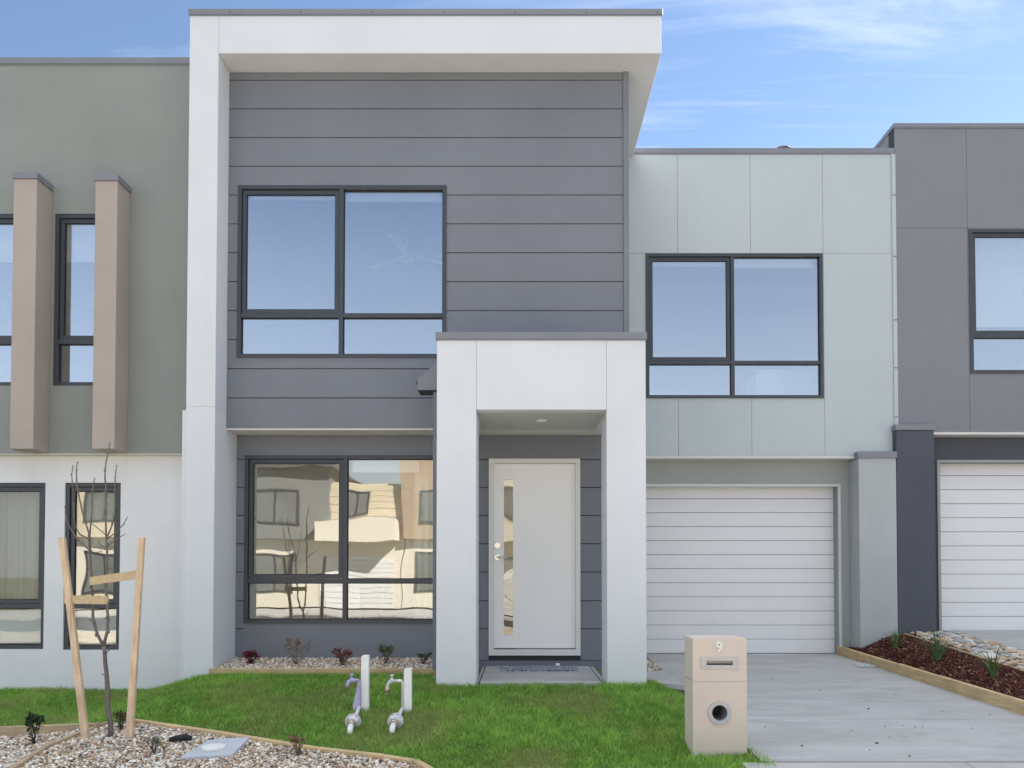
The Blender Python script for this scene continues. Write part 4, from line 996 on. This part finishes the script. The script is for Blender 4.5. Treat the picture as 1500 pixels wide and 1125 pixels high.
o = bpy.data.objects.new('number', me); C.objects.link(o); o.parent = LB
nx, nz = at(1053, 954.5, ly); o.location = (nx-LB.location.x, ly-0.005-LB.location.y, nz-LB.location.z); o.rotation_euler = (math.pi/2, 0, 0)

# ================================================================== TAP STANDS
def tap_stand(label, pxb, pyb, top, tx, ty, mxp, myp, lilac):
    bx, by, bz_ = h3(pxb, pyb)
    T_ = thing('tap_stand', label, 'tap stand', (bx, by, bz_), 'garden tap stands on the lawn')
    k = by/1125.0; w_ = 11.0*k/2; zt = az(top, by)
    b = MB(); b.prism([(bx-w_, by, bz_-0.05), (bx+w_, by, bz_-0.05), (bx+w_*0.96, by, zt-0.004), (bx+w_*0.7, by, zt), (bx-w_*0.6, by, zt-0.001), (bx-w_*0.98, by, zt-0.012)], (0, 0.05, 0)); b.build('post', M['whitepost'], T_, bevel=0.002)
    b = MB(); b.prism([(bx-w_-0.006, by+0.006, bz_-0.05), (bx-w_-0.001, by+0.006, bz_-0.05), (bx-w_-0.001, by+0.006, zt-0.01), (bx-w_-0.006, by+0.006, zt-0.014)], (0, 0.04, 0)); b.build('post_side_batten', M['rawwood'], T_)
    yt = by-0.02; hx, hz = at(tx, ty, yt)            # outlet of the tap
    px_ = bx-w_-0.012
    mx2, my2, mz2 = h3(mxp, myp, 0.05); mzc = mz2+0.05
    pm = M['lilac'] if lilac else M['pvc']
    b = MB(); 
    b.tube([(px_, yt+0.02, bz_-0.03), (px_, yt+0.02, hz+0.012), (px_-0.012, yt+0.01, hz+0.026), (hx+0.035, yt, hz+0.024)], [0.011, 0.011, 0.013, 0.014], 10)
    b.build('riser_pipe', pm if lilac else M['pvc'], T_)
    tm = M['lilac'] if lilac else M['meter']
    b = MB(); b.tube([(hx+0.05, yt, hz+0.024), (hx+0.012, yt, hz+0.026), (hx-0.012, yt, hz+0.012), (hx-0.022, yt, hz-0.014), (hx-0.026, yt, hz-0.028)], [0.015, 0.019, 0.017, 0.014, 0.016], 12)
    sphere(b, (hx+0.012, yt, hz+0.028), 0.021, 10)
    tp = b.build('tap', tm, T_)
    b = MB(); b.tube([(hx+0.012, yt, hz+0.03), (hx+0.012, yt, hz+0.068)], [0.008, 0.010], 8); b.tube([(hx+0.012, yt, hz+0.066), (hx+0.012, yt, hz+0.078)], [0.018, 0.016], 10); b.build('tap_handle', tm, tp)
    if not lilac:
        b = MB(); b.tube([(hx-0.024, yt, hz-0.02), (hx-0.028, yt, hz-0.052), (hx-0.030, yt, hz-0.075)], [0.021, 0.020, 0.012], 12); sphere(b, (hx-0.030, yt, hz-0.082), 0.013, 8); b.build('hose_connector', M['brass'], tp)
    # water meter lying on the grass in front of the post, fed by the riser
    b = MB(); d = Vector((mx2-px_, my2-(yt+0.02), 0)).normalized()
    c_ = Vector((mx2, my2, mzc))
    b.tube([(px_, yt+0.02, bz_+0.03), tuple(c_-d*0.10), tuple(c_-d*0.05)], [0.015, 0.017, 0.024], 12); b.tube([tuple(c_-d*0.115), tuple(c_-d*0.085)], 0.026, 6)
    b.build('inlet_pipe', M['pvc'], T_)
    b = MB(); sphere(b, tuple(c_), 0.058, 18, 0.98, 0.85, 0.95); b.tube([tuple(c_-d*0.02), tuple(c_+d*0.02)], 0.061, 20); me_ = b.build('water_meter', M['meter'], T_)
    b = MB(); b.tube([tuple(c_+d*0.04+Vector((-0.004, 0, -0.004))), tuple(c_+d*0.075+Vector((-0.006, 0, -0.014)))], [0.034, 0.030], 8); b.build('brass_nut', M['brass'], me_)
    b = MB(); b.tube([tuple(c_+d*0.07+Vector((-0.006, 0, -0.014))), tuple(c_+d*0.13+Vector((-0.006, 0, -0.04))), tuple(c_+d*0.15+Vector((-0.006, 0, -0.07)))], [0.022, 0.023, 0.018], 10); b.build('outlet_pipe', M['pvc'], T_)
    if lilac:
        b = MB(); zs = [hz+0.01, hz-0.05, hz-0.12, hz-0.18, hz-0.235]; ws = [0.010, 0.016, 0.024, 0.030, 0.024]; off = [0, -0.004, -0.010, -0.018, -0.024]
        for i in range(4):
            for (s0, s1) in ((-1, 0), (0, 1)):
                cc = lambda i, s: (px_+off[i]+ws[i]*s, yt-0.006-0.012*(1-abs(s)), zs[i]); b.quad(cc(i+1, s0), cc(i+1, s1), cc(i, s1), cc(i, s0), True)
                dd = lambda i, s: (px_+off[i]+ws[i]*s, yt+0.006, zs[i]); b.quad(dd(i, s0), dd(i, s1), dd(i+1, s1), dd(i+1, s0), True)
        b.build('plastic_sleeve', M['sleeve'], T_)
    return T_
tap_stand('taller white post on the lawn with a lilac tap and wrapped meter', 534, 1041, 960, 513, 1001, 517, 1057, True)
tap_stand('shorter white post on the lawn with a pale brass-ended tap and meter', 597, 1043, 979, 572, 1002, 579.5, 1056, False)

# ================================================================== SAPLING AND STAKES
tb = h3(163, 1080); TY = tb[1]
TR = thing('sapling', 'bare young sapling with forked stems between two timber stakes', 'tree', tb)
def tp(px, py, dy=0.0): x_, z_ = at(px, py, TY+dy); return (x_, TY+dy, z_)
def br(pts, r0, r1, dy=0.0, n=8):
    P = [Vector(tp(a_, b_, dy*i/len(pts))) for i, (a_, b_) in enumerate(pts)]
    Q = [P[0]]
    for i in range(1, len(P)):
        m_v = (P[i-1]+P[i])/2 + Vector((random.uniform(-1, 1), random.uniform(-1, 1), 0))*0.004
        Q += [m_v, P[i]]
    return Q, [r0+(r1-r0)*i/(len(Q)-1) for i in range(len(Q))]
mb = MB()
trunk = [(164, 1084), (162, 1060), (158, 1035), (157, 1000), (154, 970), (152, 946)]
Q, r_ = br(trunk, 0.021, 0.013); mb.tube(Q, r_, 9); mb.build('trunk', M['bark'], TR)
stems = [([(152, 946), (143, 930), (137, 912), (136, 890), (134, 860), (133, 840), (132, 807), (131, 785), (121, 751), (113, 713), (112, 689), (114, 676)], .012, .0035, 0.03),
 ([(152, 946), (157, 925), (158.5, 905), (157, 885), (155, 850), (156, 820), (156, 796), (155, 753), (155, 713), (154, 689), (157, 668), (161, 648)], .012, .0035, -0.03),
 ([(131, 800), (130, 790), (117, 783), (109, 767), (107, 727), (105, 695), (107, 681)], .006, .003, 0.1),
 ([(132, 807), (112, 788), (99, 767), (95, 740)], .006, .003, -0.12), ([(131.5, 793), (133, 767), (135, 737), (136, 713), (139, 700)], .006, .003, -0.08),
 ([(156, 788), (165, 767), (168.5, 740), (169, 700), (171, 681)], .006, .003, 0.1), ([(156, 790), (171, 779), (181, 768), (187, 757)], .005, .0025, -0.12),
 ([(156, 801), (171, 789), (184, 782)], .005, .0025, 0.1), ([(155, 784), (141, 772), (133, 767)], .004, .0025, -0.05), ([(155, 805), (149, 800), (143, 793)], .004, .0025, 0.04),
 ([(133, 812), (141, 809), (150, 807)], .003, .002, 0.03), ([(156, 836), (160, 833), (164, 832)], .003, .002, 0), ([(154, 958), (161, 951), (168, 941)], .005, .003, -0.05),
 ([(153, 946), (152, 940), (152, 936)], .004, .002, 0), ([(157, 990), (151, 988), (149, 988)], .004, .002, 0), ([(158, 1003), (155, 1000), (152, 1001)], .004, .002, 0),
 ([(157, 885), (161, 883), (163, 881)], .004, .002, 0), ([(136, 912), (132, 908), (133, 907)], .004, .002, 0), ([(133, 835), (129, 833), (127, 832)], .003, .002, 0), ([(155, 727), (158, 724), (160, 724)], .003, .002, 0),
 ([(137, 918), (141, 916), (143, 915)], .003, .002, 0), ([(155, 740), (158, 739), (157, 736)], .003, .002, 0)]
for pts, r0, r1, dy in stems:
    mb = MB(); Q, r_ = br(pts, r0*1.0, r1*1.1, dy); mb.tube(Q, r_, 7)
    for i in range(2, len(Q)-1, 2):       # buds
        if r0 > 0.0035: sphere(mb, tuple(Q[i]+Vector((random.choice((-1, 1))*r_[i]*1.0, 0, 0))), r_[i]*0.9+0.0015, 6, 1, 1, 1.5)
    mb.build('branch', M['bark'], TR)
def stake(label, top, base, w0):
    bx, by, bz_ = h3(*base); tx_, tz_ = at(top[0], top[1], by)
    b = MB(); w_ = w0
    b.prism([(bx-w_, by-0.016, bz_-0.06), (bx+w_, by-0.016, bz_-0.06), (tx_+w_*0.8, by-0.016, tz_), (tx_-w_*0.8, by-0.016, tz_-0.004)], (0, 0.032, 0))
    o = tag(b.build('timber_stake', M['stake'], None, loc=(bx, by, bz_), bevel=0.002), label, 'stake', 'timber stakes beside the sapling')
    return by, (bx, bz_), (tx_, tz_)
ya, sb1, st1 = stake('timber stake left of the sapling, leaning left at its top', (91, 787), (127, 1083), 0.026)
yb_, sb2, st2 = stake('timber stake right of the sapling, leaning right at its top', (208, 787), (189, 1082), 0.026)
def strap(label, xa, za0, xb, za1, y0, hh=0.03):
    b = MB(); n = 26; L0, L1 = xa, xb
    pts = []
    for k in range(n):
        t = 2*math.pi*k/n; c_, s_ = math.cos(t), math.sin(t)
        xx = (L0 if c_ < 0 else L1) + (0.030 if c_ < 0 else 0.022)*c_; pts.append((xx, y0+(0.026 if c_ < 0 else 0.024)*s_, (za0 if c_ < 0 else za1)))
    for (d_, rev) in ((0.0, 0), (0.003, 1)):
        for k in range(n):
            p_, q_ = pts[k], pts[(k+1) % n]
            sx = lambda p, dd: ((p[0]+(dd if p[0] < (L0+L1)/2 else -dd)), p[1]+(dd if p[1] < y0 else -dd), p[2])
            p_, q_ = sx(p_, d_), sx(q_, d_); w_ = hh*(1+0.03*math.sin(k*2.1))
            qd = [(p_[0], p_[1], p_[2]-w_), (q_[0], q_[1], q_[2]-w_), (q_[0], q_[1], q_[2]+w_), (p_[0], p_[1], p_[2]+w_)]
            b.quad(*(qd if rev else qd[::-1]), True)
    return tag(b.build('tree_tie', M['strap'], None, loc=((xa+xb)/2, y0, (za0+za1)/2)), label, 'tree tie', 'hessian ties holding the sapling')
x1_, z1_ = at(101, 878, TY); x2_, z2_ = at(155, 879, TY)
strap('flat hessian tie from the left stake round the right stem', x1_, z1_, x2_, z2_, TY-0.005)
x1_, z1_ = at(137, 851, TY); x2_, z2_ = at(205, 841, TY)
strap('flat hessian tie from the right stake round the left stem', x1_, z1_, x2_, z2_, TY+0.002)

# ================================================================== SMALL PLANTS
def leafcloud(c0, rad, n, lsize, cols, seed, up=0.3, shape=(1, 1, 1)):
    r = np.random.default_rng(seed)
    d = r.normal(size=(n, 3)); d /= np.linalg.norm(d, axis=1)[:, None]; rr_ = r.random(n)[:, None]**0.45
    P = np.array(c0) + d*rr_*np.array(rad)*np.array(shape)
    P[:, 2] = np.maximum(P[:, 2], c0[2]-rad*0.9 if np.isscalar(rad) else c0[2]-rad[2])
    return P
def shrub(name, label, base, w_, h_, cols, n, ls, seed, stems=5, cat='shrub', stemcol='bark', thin=0.0, offx=0.0):
    bx, by, bz_ = base; rs = random.Random(seed)
    T_ = thing(name, label, cat, base)
    st = MB(); tips = []
    for k in range(stems):
        a_ = 2*math.pi*k/stems+rs.uniform(-.4, .4); sp_ = rs.uniform(0.4, 1.0)*w_/2; hh = h_*rs.uniform(0.7, 1.0)*(1-0.25*sp_/(w_/2))
        p1 = (bx+math.cos(a_)*sp_*0.35, by+math.sin(a_)*sp_*0.35, bz_+hh*0.5); p2 = (bx+math.cos(a_)*sp_+offx, by+math.sin(a_)*sp_*0.8, bz_+hh)
        st.tube([(bx, by, bz_-0.01), p1, p2], [0.004, 0.003, 0.0015], 5); tips.append((Vector((bx, by, bz_)), Vector(p1), Vector(p2)))
        for q in range(2):
            tq = rs.uniform(0.4, 0.9); m0 = Vector(p1).lerp(Vector(p2), tq); p3 = m0+Vector((rs.uniform(-1, 1), rs.uniform(-1, 1), rs.uniform(0.4, 1)))*w_*0.18
            st.tube([tuple(m0), tuple(p3)], [0.002, 0.001], 4); tips.append((m0, m0.lerp(p3, .5), p3))
    st.build('stem', M[stemcol], T_)
    r = np.random.default_rng(seed); V, FF, TT = [], [], []
    for i in range(n):
        a_, b_, c_ = tips[rs.randrange(len(tips))]; t = rs.random()**0.7*(1-thin)+thin
        p = (a_.lerp(b_, t*2) if t < 0.5 else b_.lerp(c_, t*2-1)) + Vector((rs.gauss(0, 1), rs.gauss(0, 1), rs.gauss(0, 1)))*w_*0.045
        p.z = max(p.z, bz_+0.01)
        d = Vector((rs.gauss(0, 1), rs.gauss(0, 1), rs.gauss(0.5, 0.7))).normalized(); s_ = d.cross(Vector((rs.gauss(0, 1), rs.gauss(0, 1), rs.gauss(0, 1)))).normalized()
        l_ = ls*rs.uniform(0.6, 1.3); k = len(V); nn = d.cross(s_)*l_*0.12
        V += [p, p+d*l_*0.5+s_*l_*0.26+nn, p+d*l_, p+d*l_*0.5-s_*l_*0.26+nn]; FF.append((k, k+1, k+2, k+3))
        cc = cols[rs.randrange(len(cols))]; q = rs.uniform(0.75, 1.25); TT += [tuple(v*q for v in cc)]*4
    o = fast_mesh('foliage', np.array([tuple(v) for v in V]), np.array(FF), np.array(TT), M['leaf_mat'], 4, loc=base); o.parent = T_; o.location = (0, 0, 0)
    return T_
RED = [(0.16, 0.02, 0.035), (0.10, 0.015, 0.03), (0.22, 0.03, 0.04)]
RED2 = [(0.20, 0.05, 0.04), (0.28, 0.06, 0.05), (0.15, 0.09, 0.05)]
TAN = [(0.24, 0.20, 0.10), (0.34, 0.28, 0.14), (0.22, 0.12, 0.08)]
GRN = [(0.07, 0.11, 0.05), (0.11, 0.16, 0.08), (0.16, 0.19, 0.10)]
DGR = [(0.025, 0.05, 0.025), (0.04, 0.075, 0.035), (0.06, 0.10, 0.04)]
def pb(px, Y): return (ax(px, 975, Y), Y, 0.022+(Y-7.83)*0.10)
shrub('small_shrub', 'dark crimson shrub beside the white column in the pebble bed', pb(367, 8.12), 0.19, 0.17, RED, 420, 0.028, 1, 9)
shrub('small_shrub', 'sparse tan twiggy shrub, second from the white column under the window', pb(433, 8.12), 0.32, 0.31, TAN, 230, 0.026, 2, 8, thin=0.35)
shrub('small_shrub', 'red-leaved shrub in the middle of the pebble bed under the window', pb(502, 8.05), 0.22, 0.21, RED2, 400, 0.026, 3, 9)
shrub('small_shrub', 'grey-green upright shrub behind the taller white post', pb(566, 8.12), 0.21, 0.26, GRN, 380, 0.025, 4, 9, thin=0.2)
shrub('small_shrub', 'small dark green shrub in the pebble bed next to the portico', pb(620, 8.12), 0.16, 0.15, GRN+DGR, 200, 0.024, 5, 6, thin=0.2)
shrub('small_shrub', 'upright dark green shrub in the far left gravel', h3(48, 1092), 0.15, 0.30, DGR, 420, 0.028, 6, 5)
shrub('small_shrub', 'small yellow-green shrub at the lawn edge behind the sapling trunk', h3(177, 1070), 0.14, 0.17, [(0.12, 0.13, 0.05), (0.2, 0.15, 0.08), (0.09, 0.10, 0.04)], 260, 0.022, 7, 7)
shrub('small_shrub', 'wispy grey-green sprig in the gravel left of the pit lid', h3(225, 1105), 0.13, 0.15, [(0.17, 0.17, 0.11), (0.12, 0.15, 0.09)], 110, 0.022, 8, 8, thin=0.3)
shrub('small_shrub', 'reddish brown twiggy seedling on the lawn edging board', h3(436, 1108), 0.16, 0.17, [(0.22, 0.10, 0.06), (0.15, 0.11, 0.05), (0.3, 0.14, 0.08)], 150, 0.022, 9, 9, thin=0.25)
def strappy(label, px, py, h_, n, seed):
    rs = random.Random(seed)
    for i in range(500):
        Y = 5.5+i*0.01; x_, z_ = at(px, py, Y)
        zz = float(mz(np.array([x_]), np.array([Y]))[0])
        if z_ <= zz: break
    T_ = (x_, Y, zz); V, FF, TT = [], [], []
    for k in range(n):
        a_ = rs.uniform(0, 2*math.pi); L = h_*rs.uniform(0.65, 1.15); ln_ = rs.uniform(0.1, 0.95); w_ = rs.uniform(0.004, 0.0075)
        s_ = Vector((-math.sin(a_), math.cos(a_), 0)); q = rs.uniform(0.75, 1.2); col = (0.085*q, 0.155*q, 0.055*q) if rs.random() > .12 else (0.30, 0.26, 0.12)
        pt = Vector((x_+math.cos(a_)*0.02, Y+math.sin(a_)*0.02, zz-0.01)); ang_ = math.pi/2-ln_*0.35; k0 = len(V); m = 7
        for i in range(m):
            ww = w_*(1-(i/(m-1))**2.2)+0.0003; V += [pt-s_*ww, pt+Vector((0, 0, -ww*0.5)), pt+s_*ww]
            cc = tuple(c*(1.5 if i < 2 else 1.0) for c in col); TT += [cc]*3
            pt = pt + Vector((math.cos(a_)*math.cos(ang_), math.sin(a_)*math.cos(ang_), math.sin(ang_)))*(L/(m-1)); ang_ -= ln_*0.26
            if i < m-1:
                b_ = k0+i*3; FF += [(b_, b_+1, b_+4, b_+3), (b_+1, b_+2, b_+5, b_+4)]
    o = fast_mesh('strappy_plant', np.array([tuple(v) for v in V]), np.array(FF), np.array(TT), M['leaf_mat'], 4, loc=T_)
    return tag(o, label, 'plant', 'strappy plants in the mulch bed')
strappy('strappy green plant nearest the garage pier in the mulch', 1312, 950, 0.26, 46, 1)
strappy('tallest strappy green plant, middle one in the mulch bed', 1373, 970, 0.40, 48, 2)
strappy('strappy green plant nearest the street in the mulch bed', 1455, 993, 0.36, 30, 3)

# ================================================================== SMALL THINGS
# pit lid and cap
lz_ = lambda p: (p[0], p[1], gzf(p[0], p[1])+0.032)
b = MB(); b.prism([lz_(p) for p in LID], (0, 0, -0.05))
PL = thing('pit_lid', 'grey concrete pit lid with a round white cap in the gravel', 'pit lid', (LID[0][0]+0.2, LID[0][1]+0.2, LID[0][2]))
b.build('lid', M['pit'], PL, bevel=0.006)
cx_, cy_, cz_ = h3(313, 1097, 0.03); b = MB(); b.tube([(cx_, cy_, cz_+0.02), (cx_, cy_, cz_+0.048), (cx_, cy_, cz_+0.052)], [0.082, 0.080, 0.072], 28); b.build('round_cap', M['pvc'], PL)
# black irrigation fitting
q = h3(264, 1088); b = MB(); b.tube([(q[0]-0.075, q[1]-0.01, q[2]+0.025), (q[0]-0.02, q[1], q[2]+0.035), (q[0]+0.03, q[1]+0.01, q[2]+0.035), (q[0]+0.075, q[1]+0.015, q[2]+0.03)], [0.016, 0.022, 0.024, 0.018], 10)
sphere(b, (q[0]+0.03, q[1]+0.01, q[2]+0.04), 0.026, 10)
tag(b.build('irrigation_fitting', M['blackpl'], None, loc=q), 'black plastic fitting lying on the gravel beside the pit lid', 'pipe fitting')
# door mat and the small white tag on it
ma, mc = at(732, 979, 8.05)[0], at(847, 979, 8.05)[0]
m_, nt, out = newmat('mat_weave'); bs_ = N(nt, 'ShaderNodeBsdfPrincipled'); nt.links.new(bs_.outputs[0], out.inputs[0]); g_ = N(nt, 'ShaderNodeNewGeometry').outputs['Position']
nt.links.new(ramp(nt, noise(nt, g_, 30, 3, 0.5, 1.5, (1, 1, 1)), [(0.44, (0.07, 0.08, 0.12)), (0.52, (0.36, 0.38, 0.44))]), bs_.inputs['Base Color']); bs_.inputs['Roughness'].default_value = 0.95
b = MB(); b.box(ma, mc, 7.98, 8.38, 0.0045, 0.017)
tag(b.build('doormat', m_, None, loc=((ma+mc)/2, 8.18, 0.004), bevel=0.003), 'blue and white patterned doormat in front of the white door', 'doormat')
tx_, tz_ = at(817, 969, 8.36); b = MB(); b.box(tx_-0.022, tx_+0.022, 8.34, 8.39, 0.0175, 0.042); b.box(tx_-0.010, tx_+0.010, 8.335, 8.34, 0.026, 0.036)
tag(b.build('door_stopper', M['door'], None, loc=(tx_, 8.36, 0.0175), bevel=0.006), 'small white stopper on the back edge of the doormat', 'door stopper')
# crumpled clear plastic on the driveway
q = h3(1267, 977); m_, nt, out = newmat('clear_plastic'); bs_ = N(nt, 'ShaderNodeBsdfPrincipled'); nt.links.new(bs_.outputs[0], out.inputs[0]); bs_.inputs['Base Color'].default_value = (0.62, 0.66, 0.70, 1); bs_.inputs['Roughness'].default_value = 0.2; bs_.inputs['Alpha'].default_value = 0.55
b = MB(); nx_, ny_ = 16, 9; rs = random.Random(5)
for j in range(ny_):
    for i in range(nx_):
        u_, v_ = i/(nx_-1)*2-1, j/(ny_-1)*2-1; e = max(0, 1-u_*u_*0.9-v_*v_*0.6)
        px_ = q[0]+u_*0.13+rs.uniform(-.006, .006); py_ = q[1]+v_*0.16+rs.uniform(-.01, .01); b.v.append((px_, py_, dz_(0, py_)+0.018+e*0.03*rs.random()+0.002))
for j in range(ny_-1):
    for i in range(nx_-1): b.f.append((j*nx_+i, j*nx_+i+1, (j+1)*nx_+i+1, (j+1)*nx_+i)); b.sm.append(False)
tag(b.build('plastic_wrapper', m_, None, loc=q), 'crumpled clear plastic wrapper on the driveway by the sleepers', 'wrapper')
# crumbs of dirt and bark on the concrete
crumbs = [(1274, 970, 1.6, 'dark bark crumb just behind the crumpled plastic wrapper'), (1003, 972, 1, ''), (1202, 978, 1, ''), (1190, 994, 1, ''), (1131, 996.5, 1, ''), (1202, 1014, 1, ''), (1158, 1034, 1, ''), (1272, 1041.5, 1.6, ''), (1120, 1068, 1, ''), (1247, 1073, 1, ''), (1285, 1092.5, 1.8, ''), (1175, 1096, 1.3, ''), (1332, 1111.5, 1.4, ''), (1340, 1068, 1, ''), (1311, 1020, 0.8, ''), (1303, 1083, .9, ''), (1324, 1066, .8, ''), (1296, 1067, .8, ''), (1352, 1068, .8, ''), (1274, 1102, .8, ''), (1425, 1070, 1, ''), (1450, 1050, 1, ''), (1380, 1045, .8, '')]
cm = []
for i in range(3):
    bv, bf = ico(1, 900+i, (1, 0.6, 0.45), 0.5); me = bpy.data.meshes.new('crumb'); me.from_pydata([tuple(v) for v in bv], [], [tuple(f) for f in bf]); me.materials.append(M['blackpl']); cm.append(me)
for i, (px_, py_, s_, lb) in enumerate(crumbs):
    q = h3(px_, py_); o = bpy.data.objects.new('bark_crumb', cm[i % 3]); C.objects.link(o); k = 0.009*s_; o.scale = (k, k*1.3, k); o.location = (q[0], q[1], dz_(0, q[1])+0.014+k*0.4); o.rotation_euler = (0, 0, i*1.3)
    tag(o, lb or 'tiny dark crumb of bark scattered on the open driveway concrete', 'debris', 'bark crumbs on the driveway')
# rough stone at the foot of the downpipe
bv, bf = ico(2, 77, (1, 0.8, 0.7), 0.4); me = bpy.data.meshes.new('rock'); me.from_pydata([tuple(v*0.075) for v in bv], [], [tuple(f) for f in bf])
ca = me.color_attributes.new('tint', 'FLOAT_COLOR', 'POINT'); ca.data.foreach_set('color', [0.30, 0.24, 0.17, 1]*len(bv)); me.materials.append(M['stone'])
o = bpy.data.objects.new('rock', me); C.objects.link(o); o.location = (PX0-0.02, 7.6, -0.01); tag(o, 'rough brown rock at the foot of the downpipe beside the portico', 'rock')
print('placed stones', len(placed))
